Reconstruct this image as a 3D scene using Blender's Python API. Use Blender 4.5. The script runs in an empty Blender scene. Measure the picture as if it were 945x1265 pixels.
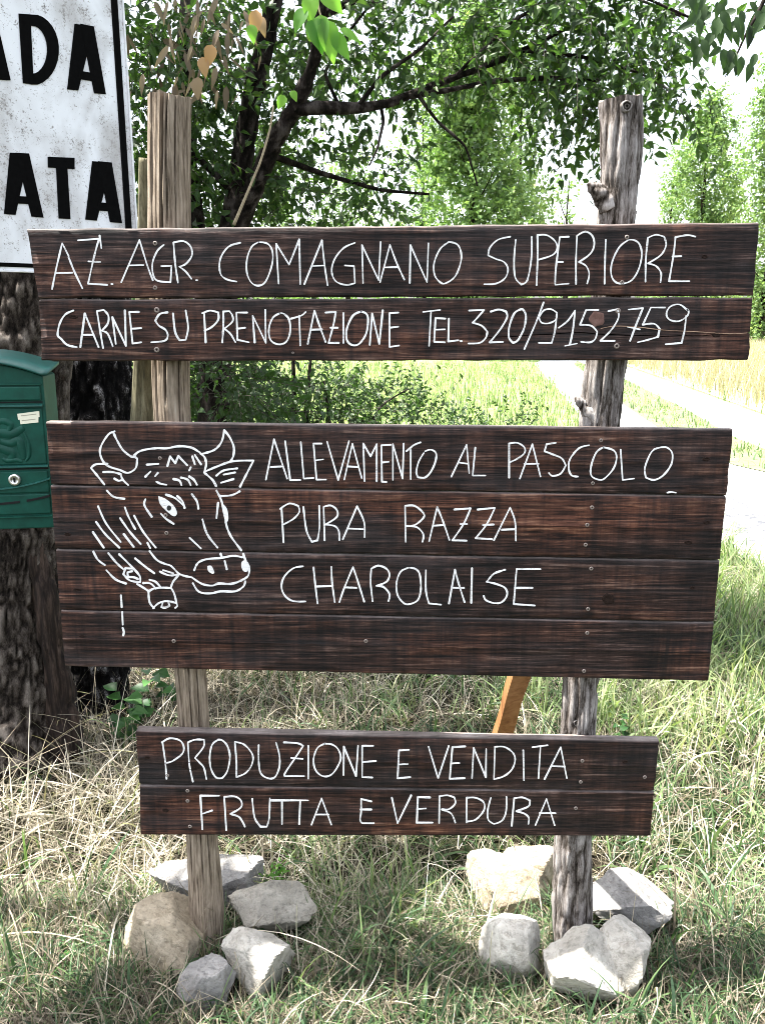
import bpy, math, random
import numpy as np
from mathutils import Vector, Matrix
random.seed(7); RNG = np.random.default_rng(11)
SC = bpy.context.scene
COL = SC.collection
R = math.radians

# ------------------------------------------------------------------ camera, light, exposure
CAMZ, PITCH, FOC, CX, CY = 1.65, R(13.0), 1050.0, 472.5, 632.5
cd = bpy.data.cameras.new('camera'); cam = bpy.data.objects.new('camera', cd); COL.objects.link(cam)
cam.location = (0, 0, CAMZ); cam.rotation_euler = (R(90) - PITCH, 0, 0)
cd.sensor_fit = 'VERTICAL'; cd.sensor_height = 36.0; cd.lens = FOC / 1265.0 * 36.0
cd.clip_start = 0.05; cd.clip_end = 3000
SC.camera = cam
SUN_DIR = Vector((-0.36, 0.045, 0.93)).normalized()           # direction towards the sun
SUN_EL = math.asin(SUN_DIR.z); SUN_AZ = math.atan2(SUN_DIR.x, SUN_DIR.y)
w = bpy.data.worlds.new("World"); SC.world = w; w.use_nodes = True
nt = w.node_tree; bg = nt.nodes['Background']
sky = nt.nodes.new('ShaderNodeTexSky'); sky.sky_type = 'NISHITA'; sky.sun_disc = False
sky.sun_elevation = SUN_EL; sky.sun_rotation = SUN_AZ
sky.air_density = 1.0; sky.dust_density = 3.5; sky.ozone_density = 1.0
hz_ = nt.nodes.new('ShaderNodeHueSaturation'); hz_.inputs['Saturation'].default_value = .42; nt.links.new(sky.outputs[0], hz_.inputs['Color']); nt.links.new(hz_.outputs[0], bg.inputs[0]);   # whitish hazy summer sky
bg.inputs[1].default_value = 0.1
sd = bpy.data.lights.new('sun', 'SUN'); sd.energy = 4.4; sd.angle = R(0.5); sd.color = (1.0, 0.955, 0.88)
so = bpy.data.objects.new('sun', sd); COL.objects.link(so)
so.rotation_euler = (-SUN_DIR).to_track_quat('-Z', 'Y').to_euler(); so.location = (-3, 2, 12)
SC.view_settings.view_transform = 'Standard'; SC.view_settings.look = 'None'
SC.view_settings.exposure = 2.68; SC.view_settings.gamma = 1.0
SC.render.engine = 'CYCLES'
SC.cycles.filter_width = 0.9; SC.cycles.max_bounces = 7; SC.cycles.transparent_max_bounces = 4

# ------------------------------------------------------------------ helpers
def ray(px, py):
    x = (px - CX) / FOC; y = -(py - CY) / FOC
    c, s = math.cos(PITCH), math.sin(PITCH)
    return Vector((x, c + y * s, -s + y * c))
def hY(px, py, Y):                       # where a sight line meets the upright plane y = Y
    d = ray(px, py); t = Y / d.y; return Vector((0, 0, CAMZ)) + d * t
def hG(px, py, z=0.0):                   # ... meets the ground
    d = ray(px, py); t = (z - CAMZ) / d.z; return Vector((0, 0, CAMZ)) + d * t
def hP(px, py, p, n):                    # ... meets any plane
    d = ray(px, py); o = Vector((0, 0, CAMZ)); t = (p - o).dot(n) / d.dot(n); return o + d * t
def tY(px, py, Y): return Y / ray(px, py).y

def vnoise(p, seed=0):
    p = np.asarray(p, dtype=np.float64); i = np.floor(p).astype(np.int64); f = p - i; f = f * f * (3 - 2 * f)
    def h(a, b, c):
        n = (a * 374761393 + b * 668265263 + c * 2147483647 + seed * 974634777) & 0xffffffff
        n = ((n ^ (n >> 13)) * 1274126177) & 0xffffffff
        n = ((n ^ (n >> 16)) * 2246822519) & 0xffffffff
        return ((n ^ (n >> 15)) & 0xffff) / 65535.0
    x, y, z = i[..., 0], i[..., 1], i[..., 2]; fx, fy, fz = f[..., 0], f[..., 1], f[..., 2]
    def L(a, b, t): return a + (b - a) * t
    return L(L(L(h(x, y, z), h(x+1, y, z), fx), L(h(x, y+1, z), h(x+1, y+1, z), fx), fy),
             L(L(h(x, y, z+1), h(x+1, y, z+1), fx), L(h(x, y+1, z+1), h(x+1, y+1, z+1), fx), fy), fz)
def fbm(p, o=3, seed=0):
    p = np.asarray(p, float); a = 0; s = 0; k = 1.0
    for j in range(o): a = a + vnoise(p * (2 ** j), seed + j) * k; s += k; k *= .5
    return a / s

def mesh(name, V, F, mat=None, parent=None, attrs=None, smooth=True, origin=None):
    V = np.asarray(V, dtype=np.float64).reshape(-1, 3)
    if origin is None: origin = Vector((0, 0, 0))
    me = bpy.data.meshes.new(name)
    po = Vector((0, 0, 0))
    q = parent
    while q is not None: po = po + q.location; q = q.parent
    if isinstance(F, np.ndarray):
        k = F.shape[1]; n = len(F)
        me.vertices.add(len(V)); me.vertices.foreach_set('co', (V - np.array(origin)).astype(np.float32).ravel())
        me.loops.add(n * k); me.loops.foreach_set('vertex_index', F.astype(np.int32).ravel())
        me.polygons.add(n); me.polygons.foreach_set('loop_start', np.arange(0, n * k, k, dtype=np.int32))
        me.update(calc_edges=True)
    else:
        me.from_pydata((V - np.array(origin)).tolist(), [], F); me.update()
    if attrs:
        for k, a in attrs.items():
            at = me.attributes.new(k, 'FLOAT', 'POINT'); at.data.foreach_set('value', np.asarray(a, np.float32))
    me.polygons.foreach_set('use_smooth', [smooth] * len(me.polygons))
    if mat: me.materials.append(mat)
    o = bpy.data.objects.new(name, me); COL.objects.link(o)
    if parent: o.parent = parent
    o.location = Vector(origin) - po
    return o
def tag(o, label=None, cat=None, group=None, kind=None):
    if label: o['label'] = label
    if cat: o['category'] = cat
    if group: o['group'] = group
    if kind: o['kind'] = kind
    return o
def thing(name, loc, label, cat, group=None):
    o = bpy.data.objects.new(name, None); COL.objects.link(o); o.location = loc; o.empty_display_size = .05
    return tag(o, label, cat, group)

class MB:                                # collects pieces of ONE mesh
    def __init__(s): s.V = []; s.F = []
    def add(s, V, F):
        b = len(s.V); s.V += [tuple(v) for v in V]; s.F += [tuple(i + b for i in f) for f in F]
    def build(s, name, mat, parent=None, **k): return mesh(name, s.V, s.F, mat, parent, **k)

# ------------------------------------------------------------------ materials
def mat_new(name, rough=.8):
    m = bpy.data.materials.new(name); m.use_nodes = True; t = m.node_tree
    b = t.nodes['Principled BSDF']; b.inputs['Roughness'].default_value = rough
    return m, t, b
class G:                                 # small node-graph helper
    def __init__(s, t): s.t = t
    def n(s, ty, **k):
        x = s.t.nodes.new(ty)
        for a, v in k.items(): setattr(x, a, v)
        return x
    def l(s, a, b): s.t.links.new(a, b)
    def val(s, x, inp, v):
        if hasattr(v, 'links') or hasattr(v, 'is_linked'): s.l(v, x.inputs[inp])
        else: x.inputs[inp].default_value = v
    def math(s, op, a, b=0.0, c=None, clamp=False):
        x = s.n('ShaderNodeMath', operation=op); x.use_clamp = clamp
        s.val(x, 0, a); s.val(x, 1, b)
        if c is not None: s.val(x, 2, c)
        return x.outputs[0]
    def mix(s, f, a, b, ty='MIX'):
        x = s.n('ShaderNodeMix', data_type='RGBA', blend_type=ty); s.val(x, 0, f)
        for i, v in ((6, a), (7, b)):
            if isinstance(v, tuple): x.inputs[i].default_value = (*v, 1)
            else: s.l(v, x.inputs[i])
        return x.outputs[2]
    def ramp(s, f, stops):
        x = s.n('ShaderNodeValToRGB'); e = x.color_ramp.elements
        while len(e) < len(stops): e.new(.5)
        for i, (p, c) in enumerate(stops): e[i].position = p; e[i].color = (*c, 1) if isinstance(c, tuple) else (c, c, c, 1)
        s.l(f, x.inputs[0]); return x.outputs[0]
    def coord(s, scale=(1, 1, 1), seed=True, kind='Object'):
        c = s.n('ShaderNodeTexCoord'); m = s.n('ShaderNodeMapping'); m.inputs['Scale'].default_value = scale
        if seed:
            oi = s.n('ShaderNodeObjectInfo'); v = s.n('ShaderNodeVectorMath', operation='SCALE')
            cb = s.n('ShaderNodeCombineXYZ'); s.l(oi.outputs['Random'], cb.inputs[0]); s.l(oi.outputs['Random'], cb.inputs[1]); s.l(oi.outputs['Random'], cb.inputs[2])
            s.l(cb.outputs[0], v.inputs[0]); v.inputs['Scale'].default_value = 40
            ad = s.n('ShaderNodeVectorMath', operation='ADD'); s.l(c.outputs[kind], ad.inputs[0]); s.l(v.outputs[0], ad.inputs[1]); s.l(ad.outputs[0], m.inputs[0])
        else: s.l(c.outputs[kind], m.inputs[0])
        return m.outputs[0]
    def noise(s, vec, scale=1.0, detail=4, rough=.55, dist=0.0):
        x = s.n('ShaderNodeTexNoise'); s.l(vec, x.inputs['Vector']); x.inputs['Scale'].default_value = scale
        x.inputs['Detail'].default_value = detail; x.inputs['Roughness'].default_value = rough; x.inputs['Distortion'].default_value = dist
        return x.outputs[0]
    def attr(s, name): return s.n('ShaderNodeAttribute', attribute_name=name).outputs['Fac']
    def bump(s, h, b, strength=.5, dist=.002):
        x = s.n('ShaderNodeBump'); x.inputs['Strength'].default_value = strength; x.inputs['Distance'].default_value = dist
        s.l(h, x.inputs['Height']); s.l(x.outputs[0], b.inputs['Normal'])

def wood_stained():
    m, t, b = mat_new('stained_wood', .62); g = G(t)
    fine = g.noise(g.coord((7, 60, 190)), 1, 8, .74, .5)
    mid = g.noise(g.coord((2.2, 10, 60)), 1, 5, .65, 1.6)
    blot = g.noise(g.coord((14, 10, 30)), 1, 5, .7, .5)
    low = g.noise(g.coord((3.2, 3, 8)), 1, 3, .5)
    saw = g.noise(g.coord((48, 3, 3.0)), 1, 3, .6, .3)
    warm = g.attr('warm')
    k = g.math('ADD', g.math('MULTIPLY', fine, .56), g.math('MULTIPLY', mid, .42))
    k = g.math('ADD', k, g.math('MULTIPLY', blot, .22)); k = g.math('ADD', k, g.math('MULTIPLY', saw, .10))
    base = g.ramp(k, [(.52, (.0014, .0011, .0011)), (.61, (.0085, .0055, .005)), (.70, (.034, .020, .0175)), (.77, (.13, .088, .078)), (.86, (.32, .245, .22))])
    red = g.ramp(k, [(.52, (.003, .0014, .0011)), (.60, (.026, .0095, .006)), (.69, (.115, .043, .025)), (.80, (.36, .19, .115))])
    f = g.math('MULTIPLY', g.math('ADD', g.ramp(low, [(.44, .12), (.64, .62)]), g.math('MULTIPLY', warm, 1.1)), g.ramp(saw, [(.32, .35), (.56, 1.0)]), clamp=True)
    c = g.mix(f, base, red)
    gr = g.ramp(g.noise(g.coord((3, 5, 14)), 1, 3), [(.50, 0.0), (.72, .5)])
    tone = g.ramp(g.noise(g.coord((2.0, 2, 11)), 1, 4, .6, .8), [(.34, (.36, .36, .38)), (.52, (.74, .74, .74)), (.68, (1.0, 1.0, 1.0))])
    c = g.mix(1.0, c, tone, 'MULTIPLY')
    c = g.mix(gr, c, g.ramp(k, [(.5, (.006, .006, .007)), (.85, (.060, .056, .060))]))
    vo = g.n('ShaderNodeTexVoronoi'); g.l(g.coord((5.5, 9, 14)), vo.inputs['Vector']); vo.inputs['Scale'].default_value = 1
    kn = g.ramp(vo.outputs['Distance'], [(.05, 1.0), (.13, 0.0)])
    c = g.mix(g.math('MULTIPLY', kn, .8), c, (.003, .002, .002))
    c = g.mix(g.math('MULTIPLY', g.attr('stain'), g.ramp(g.noise(g.coord((60, 3, 5)), 1, 4, .65), [(.4, .25), (.6, .95)])), c, (.004, .0035, .0035))
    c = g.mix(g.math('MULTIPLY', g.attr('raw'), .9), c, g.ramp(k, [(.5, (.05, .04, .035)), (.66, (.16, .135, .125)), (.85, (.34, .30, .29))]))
    g.l(c, b.inputs['Base Color']); g.l(g.ramp(k, [(.5, .8), (.8, .5)]), b.inputs['Roughness'])
    g.bump(k, b, .9, .003); b.inputs['Specular IOR Level'].default_value = .25
    return m
def wood_plain(name, stops, sx=(60, 60, 4), rough=.88, bump=.8, dist=.003, seed=False):
    m, t, b = mat_new(name, rough); g = G(t)
    a = g.noise(g.coord(sx, seed), 1, 6, .65, .5); c2 = g.noise(g.coord((14, 14, 5), seed), 1, 5, .7)
    k = g.math('ADD', g.math('MULTIPLY', a, .65), g.math('MULTIPLY', c2, .4))
    g.l(g.ramp(k, stops), b.inputs['Base Color']); g.bump(a, b, bump, dist)
    b.inputs['Specular IOR Level'].default_value = .2
    return m
def bark(name, stops, sc=(26, 26, 7), dist=.012, fine=(130, 130, 60), hw=.32, aw=.42):
    m, t, b = mat_new(name, .95); g = G(t)
    a = g.noise(g.coord(sc, False), 1, 7, .72, .8); f = g.noise(g.coord(fine, False), 1, 6, .75, .5)
    h = g.attr('ridge')
    k = g.math('ADD', g.math('MULTIPLY', a, aw), g.math('MULTIPLY', f, .42)); k = g.math('ADD', k, g.math('MULTIPLY', h, hw))
    g.l(g.ramp(k, stops), b.inputs['Base Color']); g.bump(k, b, 1.0, dist); b.inputs['Specular IOR Level'].default_value = .08
    return m
def leafmat(name, stops, trans=.4, tcol=1.6, rough=.5):
    m = bpy.data.materials.new(name); m.use_nodes = True; t = m.node_tree; b = t.nodes['Principled BSDF']; g = G(t)
    c = g.ramp(g.attr('tint'), stops); g.l(c, b.inputs['Base Color']); b.inputs['Roughness'].default_value = rough
    b.inputs['Specular IOR Level'].default_value = .35
    tr = g.n('ShaderNodeBsdfTranslucent'); bc = g.mix(1.0, c, (tcol, tcol * 1.1, tcol * .55), 'MULTIPLY'); g.l(bc, tr.inputs[0])
    mx = g.n('ShaderNodeMixShader'); mx.inputs[0].default_value = trans
    g.l(b.outputs[0], mx.inputs[1]); g.l(tr.outputs[0], mx.inputs[2]); g.l(mx.outputs[0], t.nodes['Material Output'].inputs[0])
    return m
def flat(name, col, rough=.6, metal=0.0, var=.0, sc=60, bump=0.0):
    m, t, b = mat_new(name, rough); g = G(t); b.inputs['Metallic'].default_value = metal
    n = g.noise(g.coord((sc, sc, sc), False), 1, 5, .65)
    lo = tuple(x * (1 - var) for x in col); hi = tuple(min(1, x * (1 + var)) for x in col)
    g.l(g.ramp(n, [(.3, lo), (.7, hi)]), b.inputs['Base Color'])
    if bump: g.bump(n, b, bump, .002)
    return m
M = {}
M['plank'] = wood_stained()
def paintmat():
    m, t, b = mat_new('chalky_white_paint', .8); g = G(t)
    n = g.noise(g.coord((60, 60, 420), False), 1, 5, .7); n2 = g.noise(g.coord((35, 35, 35), False), 1, 3, .6)
    k = g.math('ADD', g.math('MULTIPLY', n, .6), g.math('MULTIPLY', n2, .4))
    g.l(g.ramp(k, [(.33, (.22, .20, .19)), (.42, (.62, .61, .60)), (.52, (.80, .80, .80))]), b.inputs['Base Color']); g.bump(n, b, .5, .001)
    return m
M['paint'] = paintmat()
M['eyeblack'] = flat('black_paint', (.012, .012, .013), .5)
M['post_tan'] = wood_plain('weathered_post_wood', [(.36, (.022, .016, .011)), (.47, (.13, .10, .072)), (.6, (.29, .235, .18)), (.78, (.48, .425, .355))], (170, 170, 9), bump=1.0, dist=.004)
M['post_end'] = wood_plain('sawn_end_wood', [(.35, (.06, .045, .03)), (.7, (.33, .27, .2))], (60, 60, 60))
M['log'] = wood_plain('mossy_split_wood', [(.36, (.02, .018, .011)), (.5, (.11, .10, .06)), (.62, (.2, .185, .12)), (.8, (.33, .31, .22))], (90, 90, 16))
M['orange_wood'] = wood_plain('raw_orange_wood', [(.3, (.10, .04, .015)), (.5, (.30, .14, .055)), (.8, (.50, .28, .13))], (30, 60, 4), .7)
M['raw_strip'] = wood_plain('raw_split_wood', [(.3, (.16, .09, .06)), (.8, (.5, .35, .25))], (20, 90, 90), .8)
M['post_bark'] = bark('grey_post_bark', [(.44, (.010, .008, .006)), (.52, (.07, .058, .05)), (.62, (.20, .18, .17)), (.76, (.40, .375, .36))], (110, 110, 18), .005, (300, 300, 60), .30)
M['trunk_bark'] = bark('furrowed_grey_bark', [(.40, (.004, .0035, .003)), (.52, (.024, .0195, .0165)), (.64, (.075, .064, .056)), (.76, (.15, .133, .12)), (.90, (.28, .26, .24))], (95, 95, 40), .012, (260, 260, 120), .34, .36)
M['fleck_bark'] = bark('dark_flecked_bark', [(.50, (.002, .002, .002)), (.60, (.010, .009, .009)), (.66, (.05, .046, .045)), (.75, (.34, .33, .34))], (90, 90, 45), .012, (200, 200, 110), .28)
M['dark_bark'] = bark('dark_brown_bark', [(.45, (.003, .003, .002)), (.6, (.018, .014, .012)), (.76, (.07, .06, .054))], (40, 40, 12), .01)
M['hollow'] = wood_plain('rotten_dark_wood', [(.38, (.003, .0025, .002)), (.52, (.016, .011, .009)), (.66, (.06, .042, .033)), (.8, (.16, .12, .10))], (70, 70, 7))
M['screw'] = flat('rusty_screw_metal', (.24, .20, .175), .6, .4, .5, 400)
M['screw_hole'] = flat('dark_screw_recess', (.02, .015, .012), .8)
GREEN = (.005, .060, .042)
M['box_green'] = flat('green_enamel', GREEN, .5, 0, .3, 22, .08); M['box_green'].node_tree.nodes['Principled BSDF'].inputs['Specular IOR Level'].default_value = .22
M['box_hood'] = flat('faded_green_enamel', (.009, .085, .072), .45, 0, .25, 20, .05)
M['slot'] = flat('dark_slot', (.002, .003, .003), .9)
M['label'] = flat('cream_paper_label', (.78, .76, .60), .7, 0, .04, 90)
M['labelink'] = flat('faded_label_ink', (.38, .36, .28), .8)
M['lock'] = flat('nickel_lock', (.75, .74, .72), .28, .9, .1, 100)
M['signblack'] = flat('black_sign_paint', (.003, .003, .003), .95, 0, .3, 80); M['signblack'].node_tree.nodes['Principled BSDF'].inputs['Specular IOR Level'].default_value = .05
M['galv'] = flat('galvanised_steel', (.35, .35, .36), .5, .7, .2, 40)
def signwhite():
    m, t, b = mat_new('weathered_white_sign_paint', .55); g = G(t)
    co = g.coord((1, 1, 1), False)
    big = g.noise(g.coord((5, 5, 3.2), False), 1, 4, .6, .6); sp = g.noise(g.coord((210, 210, 210), False), 1, 3, .75)
    md = g.noise(g.coord((38, 38, 30), False), 1, 5, .75)
    a = g.math('ADD', g.math('MULTIPLY', sp, .5), g.math('MULTIPLY', md, .5))
    th = g.math('SUBTRACT', a, g.ramp(big, [(.42, .06), (.62, -.035)]))
    c = g.ramp(th, [(.505, (.74, .76, .78)), (.55, (.36, .35, .34)), (.60, (.10, .095, .09))])
    c = g.mix(g.ramp(big, [(.42, 0.0), (.66, .85)]), c, (.36, .345, .33))
    g.l(c, b.inputs['Base Color']); g.bump(a, b, .2, .001); return m
M['signwhite'] = signwhite()
def stonemat(name, cols):
    m, t, b = mat_new(name, .85); g = G(t)
    a = g.noise(g.coord((9, 9, 9)), 1, 6, .65, .4); f = g.noise(g.coord((70, 70, 70)), 1, 5, .7)
    c = g.ramp(a, [(.3, cols[0]), (.5, cols[1]), (.7, cols[2])])
    c = g.mix(g.ramp(f, [(.36, .5), (.50, 0.0)]), c, tuple(x * .55 for x in cols[0]))
    vein = g.noise(g.coord((7, 9, 11)), 1, 4, .6, .6)
    c = g.mix(g.ramp(vein, [(.492, 0.0), (.5, .35), (.508, 0.0)]), c, (.12, .09, .06))
    g.l(c, b.inputs['Base Color']); g.bump(g.math('ADD', g.math('MULTIPLY', a, .6), g.math('MULTIPLY', f, .5)), b, 1.0, .014)
    b.inputs['Specular IOR Level'].default_value = .2
    return m
M['st_grey'] = stonemat('grey_limestone', [(.12, .115, .11), (.22, .213, .205), (.35, .34, .325)])
M['st_tan'] = stonemat('tan_limestone', [(.17, .135, .095), (.28, .235, .17), (.40, .35, .27)])
M['st_pale'] = stonemat('pale_limestone', [(.20, .185, .155), (.33, .305, .26), (.46, .43, .375)])
M['st_white'] = stonemat('white_limestone', [(.24, .225, .195), (.38, .36, .32), (.53, .51, .465)])
M['leaf'] = leafmat('dark_leaf', [(0.0, (.018, .038, .012)), (.5, (.035, .075, .02)), (.85, (.075, .13, .03)), (1.0, (.20, .13, .06))], .38)
M['leaf_bright'] = leafmat('bright_leaf', [(0.0, (.05, .14, .03)), (1.0, (.14, .28, .05))], .6, 2.2)
M['leaf_poplar'] = leafmat('poplar_leaf', [(0.0, (.055, .10, .04)), (.5, (.11, .185, .07)), (1.0, (.21, .29, .11))], .36)
M['leaf_dead'] = leafmat('withered_leaf', [(0.0, (.10, .07, .045)), (.5, (.22, .17, .12)), (1.0, (.38, .22, .10))], .35, 1.3)
M['leaf_weed'] = leafmat('weed_leaf', [(0.0, (.015, .055, .015)), (1.0, (.05, .14, .03))], .3)
M['straw'] = leafmat('dry_straw', [(0.0, (.03, .024, .017)), (.35, (.15, .125, .09)), (.65, (.35, .31, .24)), (1.0, (.60, .56, .47))], .22, 1.2, .6)
M['grass'] = leafmat('green_grass_blade', [(0.0, (.012, .03, .013)), (.4, (.05, .10, .042)), (.75, (.15, .21, .09)), (1.0, (.36, .37, .22))], .35, 1.5, .5)
M['meadow'] = leafmat('meadow_blade', [(0.0, (.06, .105, .04)), (.6, (.17, .23, .10)), (1.0, (.36, .36, .22))], .35, 1.4, .6)
M['wheat'] = leafmat('golden_field_blade', [(0.0, (.16, .165, .10)), (.5, (.32, .285, .20)), (1.0, (.44, .39, .30))], .3, 1.3, .6)
M['twig'] = flat('twig_bark', (.035, .028, .022), .9, 0, .3, 60)
M['twig_pale'] = flat('dry_stalk', (.30, .25, .17), .9, 0, .3, 60)
# ------------------------------------------------------------------ the setting: ground, track, field
def hgt(x, y):
    x = np.asarray(x, float); y = np.asarray(y, float)
    d = np.clip((6.2 - np.hypot(x, y)) / 2.0, 0, 1); d = d * d * (3 - 2 * d)
    p = np.stack([x * 1.7, y * 1.7, x * 0], -1); q = p * 3.1
    return d * ((vnoise(p, 3) - .5) * .05 + (vnoise(q, 4) - .5) * .02)
def inpoly(P, poly):
    x, y = P[:, 0], P[:, 1]; c = np.zeros(len(P), bool); n = len(poly)
    for i in range(n):
        x1, y1 = poly[i][:2]; x2, y2 = poly[(i + 1) % n][:2]
        if y1 == y2: continue
        c ^= ((y1 > y) != (y2 > y)) & (x < (x2 - x1) * (y - y1) / (y2 - y1) + x1)
    return c
def groundmat():
    m, t, b = mat_new('matted_ground', .95); g = G(t)
    n1 = g.noise(g.coord((1.3, 1.3, 1.3), False), 1, 6, .65); n2 = g.noise(g.coord((60, 60, 60), False), 1, 5, .75)
    c = g.ramp(n2, [(.32, (.006, .005, .004)), (.5, (.025, .021, .014)), (.7, (.08, .068, .045))])
    gr = g.ramp(n2, [(.32, (.005, .009, .004)), (.55, (.018, .03, .011)), (.72, (.06, .08, .03))])
    c = g.mix(g.ramp(n1, [(.42, 0.0), (.58, 1.0)]), c, gr)
    # far meadow
    sx = g.n('ShaderNodeSeparateXYZ'); g.l(g.coord((1, 1, 1), False), sx.inputs[0])
    far = g.math('MULTIPLY', g.math('SUBTRACT', sx.outputs[1], 6.0), .2, clamp=True)
    fm = g.ramp(g.noise(g.coord((3, 1.0, 1), False), 1, 6, .7), [(.35, (.10, .16, .05)), (.65, (.26, .30, .12))])
    c = g.mix(far, c, fm)
    g.l(c, b.inputs['Base Color']); g.bump(n2, b, .8, .02); b.inputs['Specular IOR Level'].default_value = .05
    return m
xs = np.concatenate([[-700, -200, -60, -20, -10], np.linspace(-6.5, 6.5, 150), [10, 20, 60, 200, 700]])
ys = np.concatenate([[-60, -10, -2], np.linspace(0, 7, 90), [9, 14, 30, 80, 250, 1200]])
X, Y = np.meshgrid(xs, ys); Z = hgt(X, Y); nx = len(xs); ny = len(ys)
ii = np.arange(nx * ny).reshape(ny, nx)
Fq = np.stack([ii[:-1, :-1], ii[:-1, 1:], ii[1:, 1:], ii[1:, :-1]], -1).reshape(-1, 4)
tag(mesh('ground', np.stack([X, Y, Z], -1).reshape(-1, 3), Fq, groundmat()), 'matted earth and grass floor running back to a meadow', 'ground', kind='structure')

def gsheet(name, pts, z, mat, label, cat):
    P = [(p[0], p[1], z) for p in pts]
    return tag(mesh(name, P, [tuple(range(len(P)))], mat, smooth=False), label, cat, kind='structure')
def ground_line(pp): return [hG(*p) for p in pp]
def roadmat():
    m, t, b = mat_new('pale_gravel', .95); g = G(t)
    v = g.n('ShaderNodeTexVoronoi'); g.l(g.coord((26, 26, 26), False), v.inputs['Vector']); v.inputs['Scale'].default_value = 1
    n = g.noise(g.coord((2.5, 2.5, 2.5), False), 1, 5, .6)
    c = g.mix(g.math('MULTIPLY', g.ramp(v.outputs['Distance'], [(.25, 0.0), (.7, 1.0)]), .7), g.mix(n, (.34, .335, .32), (.46, .45, .43)), (.16, .16, .17))
    g.l(c, b.inputs['Base Color']); g.bump(v.outputs['Distance'], b, .8, -.02); return m
L0 = [(680, 436), (660, 450), (705, 500), (745, 550), (800, 612), (905, 682), (1000, 735), (1250, 840)]
R0 = [(1500, 640), (1250, 590), (1050, 545), (945, 514), (850, 480), (770, 452), (715, 436)]
road_poly = ground_line(L0 + R0)
gsheet('track', road_poly, .004, roadmat(), 'pale gravel farm track curving away behind the sign', 'road')
S0 = [(712, 446), (770, 468), (850, 508), (905, 540), (945, 556), (1100, 606), (1250, 650), (1250, 700), (1100, 640), (945, 584), (905, 575), (830, 540), (770, 500), (708, 450)]
strip_poly = ground_line(S0)
FM = flat('golden_field_soil', (.42, .36, .24), .95, 0, .35, 3)
field_poly = [hG(945, 512), hG(850, 478), hG(770, 450), hG(722, 434), hG(715, 402), hG(1600, 402), hG(2200, 470), hG(1500, 636), hG(1250, 586), hG(1050, 543)]
gsheet('field', field_poly, .008, FM, 'sunlit golden field beyond the gravel track', 'field')
mv = flat('verge_soil', (.10, .12, .05), .95, 0, .35, 6)
gsheet('grass_strip', strip_poly, .012, mv, 'grassy middle strip between the wheel ruts of the track', 'verge')

# ------------------------------------------------------------------ grass blades
def blades(P, az, ln, th0, curl, wd, K=4, zmin=.006, twist=None):
    n = len(P); s = ln / K; pos = P.copy(); ring = []; 
    sd = np.stack([-np.sin(az), np.cos(az), np.zeros(n)], -1)
    if twist is None: twist = RNG.uniform(-.9, .9, n)
    for k in range(K + 1):
        f = k / K; wk = wd * (1 - f ** 2.2) * .5 + .0002
        th = th0 + curl * f
        d = np.stack([np.sin(th) * np.cos(az), np.sin(th) * np.sin(az), np.cos(th)], -1)
        nrm = np.cross(d, sd); sv = sd * np.cos(twist)[:, None] + nrm * np.sin(twist)[:, None]
        ring += [pos - sv * wk[:, None], pos + sv * wk[:, None]]
        pos = pos + d * s[:, None]
        g0 = zmin + hgt(pos[:, 0], pos[:, 1]); pos[:, 2] = np.maximum(pos[:, 2], g0)
    V = np.stack(ring, 1).reshape(-1, 3); m = 2 * (K + 1)
    b = (np.arange(n) * m)[:, None, None]; q = np.array([[2*k, 2*k+1, 2*k+3, 2*k+2] for k in range(K)])[None]
    return V, (b + q).reshape(-1, 4), m
stones_xy = []                           # filled below before the blades are sown
def sow(name, mat, n, xr, yr, label, cat, lnr, wdr, th, curl, clump=0.0, dens=None, tint=(0.0, 1.0), K=4, polyout=(), polyin=None, zoff=0.0, azm=None, big=False):
    xy = np.stack([RNG.uniform(*xr, n), RNG.uniform(*yr, n)], -1)
    fr = np.abs(xy[:, 0]) < (.50 * xy[:, 1] + .45 if not big else .52 * xy[:, 1] + 1.0); xy = xy[fr]
    if clump: 
        cn = max(1, int(len(xy) / 22)); c = xy[RNG.integers(0, len(xy), cn)]; k = RNG.random(len(xy)) < clump
        idx = RNG.integers(0, cn, len(xy)); xy[k] = c[idx[k]] + RNG.normal(0, .025 if not big else .07, (k.sum(), 2))
    if dens is not None: xy = xy[RNG.random(len(xy)) < dens(xy[:, 0], xy[:, 1])]
    for po in polyout: xy = xy[~inpoly(xy, po)]
    if polyin is not None: xy = xy[inpoly(xy, polyin)]
    for (sx, sy, sr) in stones_xy:
        xy = xy[np.hypot(xy[:, 0] - sx, (xy[:, 1] - sy)) > sr]
    n = len(xy); P = np.stack([xy[:, 0], xy[:, 1], hgt(xy[:, 0], xy[:, 1]) + zoff], -1)
    az = RNG.uniform(0, 2 * np.pi, n) if azm is None else RNG.normal(azm[0], azm[1], n)
    u = RNG.random(n); ln = lnr[0] + (lnr[1] - lnr[0]) * u
    near = np.clip((xy[:, 1] - 1.25) / .55, .35, 1); ln = ln * near          # short by the stones and the camera
    wv = RNG.uniform(*wdr, n) * np.where(RNG.random(n) < .10, 1.9, 1.0)
    V, F, m = blades(P, az, ln, RNG.uniform(*th, n), RNG.uniform(*curl, n), wv, K)
    pt = fbm(np.stack([xy[:, 0] * 2.3, xy[:, 1] * 2.3, xy[:, 0] * 0], -1), 2, 9)
    tn = np.clip(tint[0] + (tint[1] - tint[0]) * (.65 * RNG.random(n) + .7 * (pt - .3)), 0, 1)
    return tag(mesh(name, V, F, mat, attrs={'tint': np.repeat(tn, m)}, smooth=False), label, cat, kind='stuff')

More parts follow.
